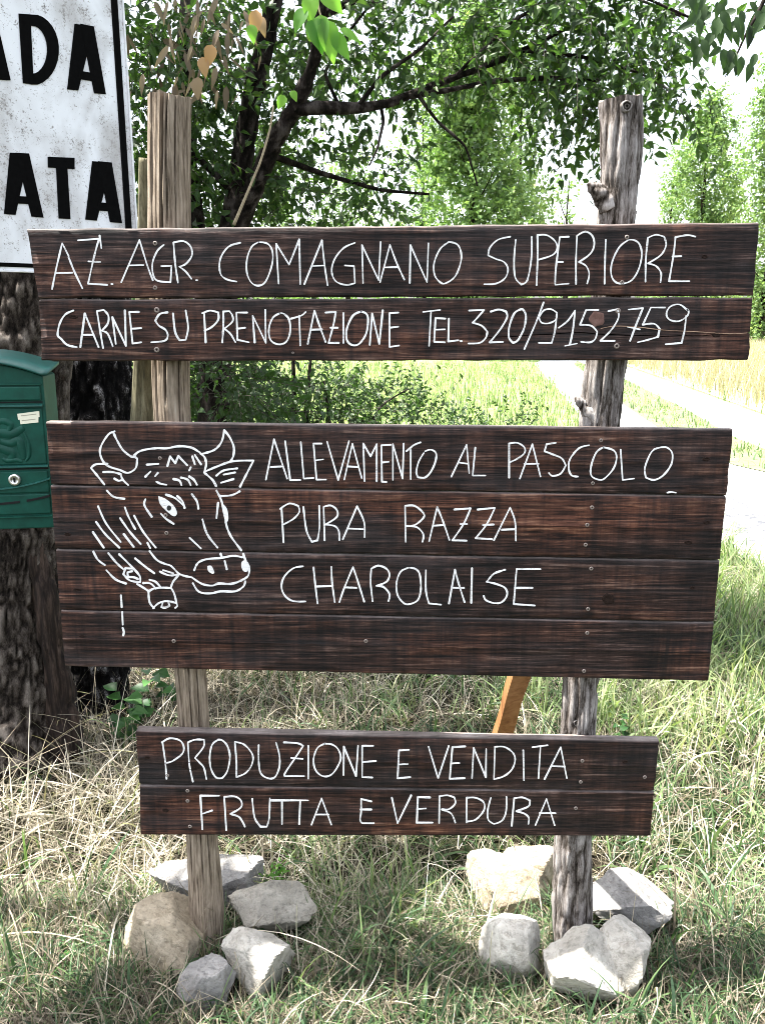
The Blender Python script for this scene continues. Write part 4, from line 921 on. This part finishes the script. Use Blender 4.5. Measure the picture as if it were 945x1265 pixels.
# ---- slender tree whose limbs cross the picture
T3 = thing('leafy_tree', hG(262, 872), 'slender dark forked tree whose long leafy bough spreads over the plank sign', 'tree')
D3 = 4.1
trunk3 = branch([(262, 885, D3, 46), (263, 700, D3, 40), (264, 480, D3, 38), (278, 330, D3, 34), (292, 250, D3, 27), (303, 170, D3, 27), (318, 90, D3, 24), (332, 40, D3, 22), (345, -30, D3, 20), (352, -150, D3, 18)], M['dark_bark'], T3, 140, 26, .014, 'trunk')
branch([(284, 300, D3, 30), (312, 235, 4.0, 26), (340, 175, 3.95, 22), (368, 128, 3.9, 19), (385, 85, 3.85, 16), (394, 45, 3.8, 17), (396, 0, 3.75, 15), (392, -120, 3.7, 12)], M['dark_bark'], T3, 90, 20, .012, seed=4)
branch([(362, 135, 3.9, 16), (400, 133, 3.9, 15), (440, 134, 3.95, 14), (480, 128, 4.0, 12), (520, 112, 4.05, 10), (560, 96, 4.1, 9), (600, 82, 4.15, 8), (650, 60, 4.2, 7), (700, 35, 4.25, 5)], M['dark_bark'], T3, 80, 12, .004, seed=5)
branch([(500, 120, 4.03, 8), (550, 112, 4.05, 7), (610, 100, 4.1, 6), (680, 96, 4.1, 5), (740, 100, 4.1, 4)], M['dark_bark'], T3, 50, 8, .003, seed=6)
branch([(262, 520, D3, 26), (248, 300, 4.2, 22), (232, 200, 4.3, 18), (225, 60, 4.3, 16), (235, -60, 4.3, 12)], M['dark_bark'], T3, 60, 14, .008, seed=7)
for rw in ([(470, 128, 4, 5), (474, 150, 4, 4), (466, 185, 4, 3), (456, 205, 4, 2)], [(440, 134, 3.95, 6), (470, 95, 3.9, 5), (520, 60, 3.9, 4), (560, 20, 3.9, 3)], [(420, 133, 3.95, 5), (400, 90, 3.9, 4), (430, 40, 3.9, 4), (470, -10, 3.9, 3)],
           [(515, 115, 4, 5), (540, 150, 4, 4), (575, 180, 4, 3), (590, 230, 4, 2)], [(330, 190, 4.0, 9), (400, 215, 4.2, 6), (470, 235, 4.3, 5), (530, 240, 4.4, 3)], [(290, 240, 4.1, 9), (240, 190, 4.1, 7), (200, 150, 4.1, 5), (170, 90, 4.1, 4)],
           [(396, 20, 3.8, 10), (500, -30, 3.8, 8), (640, -40, 3.8, 6), (780, -10, 3.8, 4), (870, 30, 3.8, 3)], [(560, 96, 4.1, 5), (640, 20, 4.1, 5), (740, -20, 4.1, 4), (840, 20, 4.1, 3)], [(640, 62, 4.2, 6), (720, 70, 4.2, 5), (790, 90, 4.2, 3), (840, 120, 4.2, 2)]):
    branch(rw, M['dark_bark'], T3, 36, 7, .002, seed=int(rw[0][0]))
branch([(-.6, 4.2, 3.4, .05), (.2, 5.3, 4.6, .035), (.6, 6.6, 5.4, .02), (1.2, 7.2, 5.5, .01)], M['dark_bark'], T3, 40, 8, .003, world=True)  # unseen bough, added to carry the clump that shades the track gravel
C3 = Crown()
def cl(C, px, py, Yd, rx, ry, rz, nt, **k):
    c = P3(px, py, Yd); C.clump(c, (pr(rx, Yd), rz, pr(ry, Yd)), nt, **k)
for a in ((215, 60, 4.0, 75, 70, .45, 190), (200, 170, 4.2, 60, 80, .4, 190), (260, 250, 4.4, 80, 60, .5, 210), (300, 130, 4.5, 90, 90, .5, 210), (370, 60, 4.3, 90, 70, .5, 170), (400, 230, 4.6, 90, 55, .5, 200), (340, 190, 4.7, 60, 70, .4, 120),
          (470, 60, 4.3, 80, 60, .5, 120), (470, 160, 4.6, 50, 60, .4, 40), (470, 250, 4.9, 70, 35, .4, 90), (560, 40, 4.3, 80, 55, .5, 100), (640, 30, 4.3, 70, 60, .5, 120), (700, 60, 4.2, 80, 65, .45, 160), (765, 70, 4.2, 70, 70, .4, 140), (820, 110, 4.2, 45, 40, .3, 55),
          (720, 120, 4.2, 45, 35, .3, 45), (840, 40, 4.2, 45, 35, .3, 22), (600, 150, 4.5, 40, 40, .4, 16), (690, 0, 4.2, 90, 30, .4, 90), (760, 145, 4.15, 30, 22, .2, 16)):
    cl(C3, *a[:6], int(a[6] * (.34 if 290 <= a[0] <= 620 and a[1] >= 125 else .6)), ls=(.038, .065))
C3.clump(P3(210, 395, 4.5), (pr(110, 4.5), .45, pr(150, 4.5)), 200, tint=(0, .6)); C3.clump(P3(285, 470, 3.7), (pr(40, 3.7), .2, pr(50, 3.7)), 60, ls=(.03, .05), tint=(0, .3)); C3.clump(P3(300, 480, 4.4), (pr(50, 4.4), .3, pr(60, 4.4)), 60, tint=(0, .6))
# unseen canopy above and left of the picture, added to shade ground and track
for (x, y, z, rx, ry, rz, nt) in ((-1.6, 3.6, 4.0, 1.3, 1.2, .8, 210), (-2.8, 3.0, 3.9, 1.2, 1.3, .9, 170), (-.6, 4.4, 4.4, 1.4, 1.1, .8, 170), (.8, 7.2, 5.5, 1.0, .8, .4, 300), (-2.2, 4.6, 5.0, 1.6, 1.4, 1.0, 190), (-3.4, 3.9, 2.9, .8, 1.2, 1.2, 180)):
    C3.clump((x, y, z), (rx, ry, rz), nt, ls=(.06, .09))
C3.build(T3, M['leaf'], M['twig'])
def single_leaves(par, specs, mat, nm='leaf'):
    for (px, py, Yd, lpx, ang, wr, tn) in specs:          # base point, length in px, direction in the picture (deg, 0 right, 90 down)
        b = P3(px, py, Yd); L = pr(lpx, Yd); a = R(ang); d = np.array([[math.cos(a), -.25, -math.sin(a)]])
        nrm = np.array([[random.uniform(-.35, .35), -1, random.uniform(.1, .5)]])
        V = []; D_ = d / np.linalg.norm(d); S = np.cross(D_, nrm); S /= np.linalg.norm(S); U = np.cross(S, D_)
        K = 7; rows = []
        for i in range(K + 1):
            f = i / K; wv = L * wr * .5 * (math.sin(math.pi * min(1, f * 1.02) ** .72) ** .9 if f < 1 else 0)
            c = np.array(b) + (D_ * L * f - U * L * .25 * f * f)[0]; rows.append((c - S[0] * wv + U[0] * wv * .3, c, c + S[0] * wv + U[0] * wv * .3))
        V = [p for r_ in rows for p in r_]; F = [(i*3+j, i*3+j+1, (i+1)*3+j+1, (i+1)*3+j) for i in range(K) for j in range(2)]
        mesh(nm, V, F, mat, par, {'tint': [tn] * len(V)}, origin=b)
single_leaves(T3, [(385, -8, 2.9, 34, 95, .62, .9), (388, 22, 2.9, 40, 75, .7, .35), (402, 24, 2.9, 50, 78, .52, .8), (412, 40, 2.9, 36, 60, .5, .3), (396, 18, 2.9, 44, 92, .6, .55), (378, 10, 2.9, 30, 120, .6, .2), (420, 35, 2.9, 30, 30, .35, .6), (398, -14, 2.9, 36, 50, .6, .7), (310, 30, 3.1, 22, 80, .6, .6), (352, 118, 3.4, 18, 120, .7, .9), (360, 112, 3.4, 14, 60, .7, .8)], M['leaf_bright'])
branch([(396, -40, 2.92, 3), (392, 0, 2.92, 3), (396, 20, 2.9, 2), (408, 38, 2.9, 1.5)], M['twig_pale'], T3, 14, 6, .0002, 'twig')
# withered hanging leaves at upper left
sp = []
for i in range(90):
    px = random.gauss(238, 42); py = random.uniform(-5, 115); sp.append((px, py, random.uniform(3.3, 3.8), random.uniform(12, 32), random.gauss(92, 28), random.uniform(.08, .28), random.random() * .55))
sp += [(262, 55, 3.2, 26, 100, .6, 1), (250, 70, 3.2, 24, 80, .6, .9), (317, 12, 3.2, 30, 95, .55, 1.0), (245, 95, 3.3, 26, 95, .6, .6), (322, 20, 3.3, 24, 80, .5, .7)]
single_leaves(T3, sp, M['leaf_dead'])
# pale dry stem crossing the dark foliage
branch([(289, 278, 3.3, 4), (305, 240, 3.3, 3.2), (322, 200, 3.3, 3), (334, 160, 3.3, 2.6), (338, 130, 3.3, 2)], M['twig_pale'], T3, 24, 7, .0003, 'dry_stem')

# ---- overhanging bough of broad pointed leaves, upper right (its trunk stands right of the picture)
T4 = thing('overhanging_tree', (2.9, 3.6, 0), 'tree with broad pointed dark leaves hanging in the top right corner', 'tree')
branch([(2.9, 3.6, -.05, .13), (2.88, 3.6, 1.4, .11), (2.8, 3.55, 2.7, .09), (2.6, 3.5, 3.6, .05), (2.4, 3.4, 4.2, .03)], M['dark_bark'], T4, 80, 20, .012, 'trunk', world=True)
tip = [tuple(P3(x, y, 3.3)) + (r_,) for x, y, r_ in ((960, -40, .012), (940, 10, .007), (915, 50, .004), (905, 85, .0025), (895, 95, .0015))]
branch([(2.75, 3.52, 3.0, .05), (2.3, 3.45, 3.15, .03)] + [tip[0]] + tip[1:], M['dark_bark'], T4, 60, 10, .001, world=True)
sp = []
for i in range(46):
    px = random.uniform(850, 950); py = random.uniform(-10, 62) + (px - 850) * .12; sp.append((px, py, random.uniform(3.1, 3.5), random.uniform(18, 30), random.gauss(95, 40), .42, random.random() * .25))
sp += [(893, 60, 3.3, 24, 85, .5, .2), (912, 72, 3.3, 20, 100, .5, .3), (926, 78, 3.3, 22, 95, .5, .2), (903, 74, 3.3, 20, 120, .45, .2), (890, 20, 3.3, 26, 110, .6, .4), (908, 78, 3.3, 14, 80, .5, .2), (880, 40, 3.3, 22, 120, .5, .2)]
single_leaves(T4, sp, M['leaf'])
C4 = Crown(); C4.clump((2.4, 3.5, 3.75), (.7, .6, .4), 140, ls=(.07, .1)); C4.clump((3.1, 3.8, 4.1), (.9, .9, .8), 220, ls=(.07, .1)); C4.build(T4, M['leaf'], M['twig'])

# ---- poplars and field trees behind
def poplar(px, Yd, ptop, wpx, pbase, label, seed, nt=420, ls=(.13, .22), narrow=True, tint=(0, 1), gaps=1.0):
    b = P3(px, 500, Yd); b.z = 0; top = P3(px, ptop, Yd); z0 = P3(px, pbase, Yd).z; W_ = pr(wpx, Yd) / 2
    t = thing('poplar_tree', b, label, 'tree', 'trees beyond the meadow')
    branch([(b.x, b.y, -.1, .2), (b.x + .1, b.y, top.z * .4, .13), (b.x - .05, b.y, top.z * .8, .05), (b.x, b.y, top.z, .02)], M['dark_bark'], t, 40, 10, .01, 'trunk', world=True, seed=seed)
    C = Crown(); H = top.z - z0; k = 15; rs = random.Random(seed)
    for i in range(k):
        f = (i + .5) / k; rr = W_ * (math.sin(math.pi * (f * .8 + .16)) ** .6) * rs.uniform(.45, 1.3)
        for q in range(2):
            a = rs.uniform(0, 6.28); C.clump((b.x + math.cos(a) * rr * .5, b.y + math.sin(a) * rr * .5, z0 + H * f), (rr * .62, rr * .62, H / k * 1.3), int(nt * 1.5 / k / 2), ls=ls, per=10, tl=(.5, 1.2), droop=-.5, tint=tint, wr=.7)
    for i in range(7):
        f = .1 + i * .11; a = rs.uniform(0, 6.28); z = z0 + H * f; r0 = W_ * .7
        branch([(b.x, b.y, z, .04), (b.x + math.cos(a) * r0 * .5, b.y + math.sin(a) * r0 * .5, z + .5, .025), (b.x + math.cos(a) * r0, b.y + math.sin(a) * r0, z + 1.3, .01)], M['dark_bark'], t, 14, 6, .003, world=True, seed=seed + i)
    C.build(t, M['leaf_poplar'], M['twig'])
poplar(575, 34, 30, 150, 420, 'tall bright green poplar behind the middle of the top board', 1, 1900, tint=(.25, 1))
poplar(632, 43, 70, 62, 430, 'narrow poplar just right of the tall middle one', 2, 320)
poplar(520, 47, 110, 90, 430, 'shorter poplar left of the tall middle one', 3, 320)
poplar(690, 47, 225, 40, 420, 'small sparse young tree left of the right post', 4, 70)
poplar(848, 47, 130, 92, 420, 'bushy green tree right of the right post', 5, 1000)
poplar(812, 59, 215, 60, 420, 'low tree close behind the right post', 6, 400)
poplar(930, 43, 70, 84, 420, 'tall airy tree at the right picture edge', 7, 700)
poplar(885, 53, 205, 70, 420, 'low yellowish green tree between the bushy one and the right edge', 8, 260, tint=(.5, 1))
poplar(430, 51, 190, 120, 430, 'light green tree seen through the foliage left of the poplars', 9, 330, tint=(.4, 1))
poplar(345, 47, 170, 110, 430, 'light green tree behind the forked limbs', 10, 300, tint=(.4, 1))
# far wood that reads as one mass
C = Crown()
for i in range(46):
    x = -55 + i * 3.3 + random.uniform(-1, 1); C.clump((x, 75 + random.uniform(-6, 6), random.uniform(1.4, 2.6)), (3.0, 3, random.uniform(2.0, 3.6)), 55, ls=(.3, .5), per=10, tl=(.8, 1.6), droop=0, tint=(.1, .9), wr=.7)
VV = []; FF = []; TT = []; off = 0
for V, F, t in C.L: VV.append(V); FF.append(F + off); TT.append(t); off += len(V)
tag(mesh('far_wood', np.vstack(VV), np.vstack(FF), M['leaf_poplar'], attrs={'tint': np.concatenate(TT)}, smooth=False), 'distant line of woodland along the far side of the field', 'woodland', kind='stuff')

# ---- shrub seen between the boards
SH = thing('shrub', hG(400, 640), 'small-leaved shrub, its leaves tinted dark for shade, seen between the top and middle boards', 'shrub')
C = Crown(); DS = 5.6
for a in ((330, 480, DS, 60, 45, .4, 120), (400, 495, DS, 50, 40, .4, 110), (450, 500, DS + .2, 50, 35, .3, 100), (500, 510, DS + .3, 45, 35, .3, 70), (300, 510, DS - .2, 50, 40, .3, 100), (545, 530, DS + .3, 30, 25, .3, 30), (380, 560, DS, 120, 60, .5, 160), (630, 530, DS + 1.6, 50, 20, .4, 60)):
    cl(C, *a[:7], ls=(.028, .05), per=9, tl=(.12, .3), droop=-.1, tint=(0, .35))  # low tint range puts the shade on the shrub into its leaf colour
C.build(SH, M['leaf'], M['twig'])
for rw in ([(360, 650, DS, 8), (362, 560, DS, 8), (364, 500, DS, 7), (362, 440, DS, 5), (368, 400, DS, 4)], [(372, 650, DS, 8), (374, 560, DS, 7), (380, 490, DS, 6), (384, 440, DS, 4)], [(420, 650, DS, 6), (440, 560, DS, 5), (470, 500, DS, 3), (505, 480, DS, 1.5)],
           [(400, 640, DS, 6), (410, 540, DS, 5), (400, 470, DS, 3)]):
    branch(rw, M['dark_bark'], SH, 20, 7, .002, 'stem')
# ---- leafy weeds
def weed(px, py, h, n, label, mat, seed, lpx=16, narrow=.8):
    b = hG(px, py); t = thing('leafy_weed', b, label, 'plant'); rs = random.Random(seed); sp = []
    V = []; F = []
    A = []; B = []
    for i in range(max(3, n // 4)):
        a = rs.uniform(0, 6.28); q = b + Vector((math.cos(a) * h * .35, math.sin(a) * h * .25, h * rs.uniform(.6, 1))); A.append(b[:]); B.append(q[:])
        for k in range(4):
            f = .4 + .2 * k; p = b + (q - b) * f; L = lpx / FOC * b.y * rs.uniform(.7, 1.2); an = rs.uniform(0, 6.28)
            d = np.array([[math.cos(an), math.sin(an) * .8 - .2, .25]]); v, f_, tt = leafmesh(np.array([p[:]]), d, np.array([[rs.uniform(-.3, .3), -.3, 1.0]]), np.array([L]), np.array([L * narrow]), np.array([rs.random()]))
            mesh('leaf', v, f_, mat, t, {'tint': tt}, origin=p)
    V, F = prisms(np.array(A), np.array(B), np.full(len(A), .0018)); mesh('stems', V, F, mat, t, {'tint': [.4] * len(V)})
weed(172, 905, .22, 16, 'lobed green weed low behind the left post beside the straw', M['leaf_weed'], 1, 24)
weed(150, 925, .16, 12, 'smaller lobed green weed in front of the dark trunk base', M['leaf_weed'], 2, 24)
weed(208, 880, .22, 12, 'green weed leaves touching the left post behind the boards', M['leaf_weed'], 3, 22)
weed(335, 1105, .13, 40, 'bright feathery green plant beside the left stone heap', M['leaf_bright'], 4, 11, .4)
weed(770, 925, .12, 14, 'small green clover-like weed right of the bottom board', M['leaf_weed'], 5, 12)
weed(90, 1190, .05, 10, 'flat green rosette in the grass at lower left', M['leaf_weed'], 6, 16)

# ------------------------------------------------------------------ grass, straw, meadow
sg = lambda x: 1 / (1 + np.exp(-x))
leftd = lambda x, y: sg((-.25 - x) * 5)
rp = [(p.x, p.y) for p in road_poly]; fp = [(p.x, p.y) for p in field_poly]; spoly = [(p.x, p.y) for p in strip_poly]
sow('straw_litter', M['straw'], 60000, (-3.4, 3.4), (1.15, 6.2), 'flat mat of dry straw litter over the soil', 'straw', (.10, .26), (.0014, .0028), (1.25, 1.6), (-.2, .3), 0, lambda x, y: .35 + .65 * leftd(x, y), (0, .55), 3, (rp,))
sow('dry_grass', M['straw'], 62000, (-3.0, 3.0), (1.2, 5.6), 'tangled bleached dry grass stalks, thickest left of the sign', 'dry grass', (.06, .24), (.0015, .0036), (.2, 1.5), (-1.2, 2.4), .45, lambda x, y: .46 + .54 * leftd(x, y) + .12 * sg((x - .75) * 6), (.1, 1.1), 6, (rp,))
sow('green_grass', M['grass'], 50000, (-3.2, 3.4), (1.15, 6.4), 'green grass blades standing among the straw around the posts', 'grass', (.05, .22), (.0026, .0062), (.0, .9), (.3, 1.9), .6, lambda x, y: .14 + .75 * (1 - leftd(x, y)) + .5 * np.clip((1.75 - y) * 2, 0, 1), (0, 1), 5, (rp,))
sow('foreground_grass', M['grass'], 16000, (-1.3, 1.3), (1.35, 2.15), 'short grass and moss-green blades in the front between the stones', 'grass', (.04, .13), (.002, .0045), (.1, 1.2), (.3, 1.8), .5, None, (0, .9), 4)
sow('foreground_straw', M['straw'], 22000, (-1.3, 1.3), (1.35, 2.15), 'short dry straw bits in the front between the stones', 'straw', (.04, .16), (.0014, .003), (.5, 1.6), (-.8, 1.6), .3, None, (0, 1), 4)
sow('verge_grass', M['meadow'], 16000, (.6, 4.5), (3.0, 9.0), 'bright sunlit grass on the verge beside the track', 'grass', (.12, .34), (.004, .009), (.0, .8), (.3, 1.4), .5, None, (.1, 1), 4, (rp,), None, 0, None, True)
sow('meadow_grass', M['meadow'], 60000, (-14, 12), (5.6, 30), 'pale green meadow between the shrub and the track', 'grass', (.15, .42), (.008, .018), (.0, .5), (.2, .9), .3, lambda x, y: np.clip(12 / y, .3, 1), (0, 1), 3, (rp, fp), None, 0, None, True)
sow('track_grass', M['grass'], 26000, (1.0, 9), (5.5, 30), 'tufts growing on the middle strip of the track', 'grass', (.06, .18), (.006, .014), (.0, .7), (.2, 1.0), .4, None, (.3, 1), 3, (), spoly, 0, None, True)
sow('field_grass', M['wheat'], 90000, (3, 26), (7, 48), 'tall dry golden grasses of the field beyond the track', 'field grass', (.35, .75), (.010, .022), (.0, .3), (.1, .7), .2, None, (0, 1), 3, (), fp, 0, None, True)
# long bowed straws heaped by the trunk
n = 420; xy = np.stack([RNG.normal(-1.15, .32, n), RNG.normal(2.65, .28, n)], -1); P = np.stack([xy[:, 0], xy[:, 1], hgt(xy[:, 0], xy[:, 1])], -1)
V, F, m = blades(P, RNG.uniform(-1.6, 1.6, n) + RNG.integers(0, 2, n) * 3.14, RNG.uniform(.25, .62, n), RNG.uniform(.5, 1.3, n), RNG.uniform(.2, 1.3, n), RNG.uniform(.002, .0045, n), 9)
tag(mesh('straw_heap', V, F, M['straw'], attrs={'tint': np.repeat(RNG.uniform(.35, 1, n), m)}, smooth=False), 'heap of long bowed pale straws at the foot of the old trees', 'straw', kind='stuff')
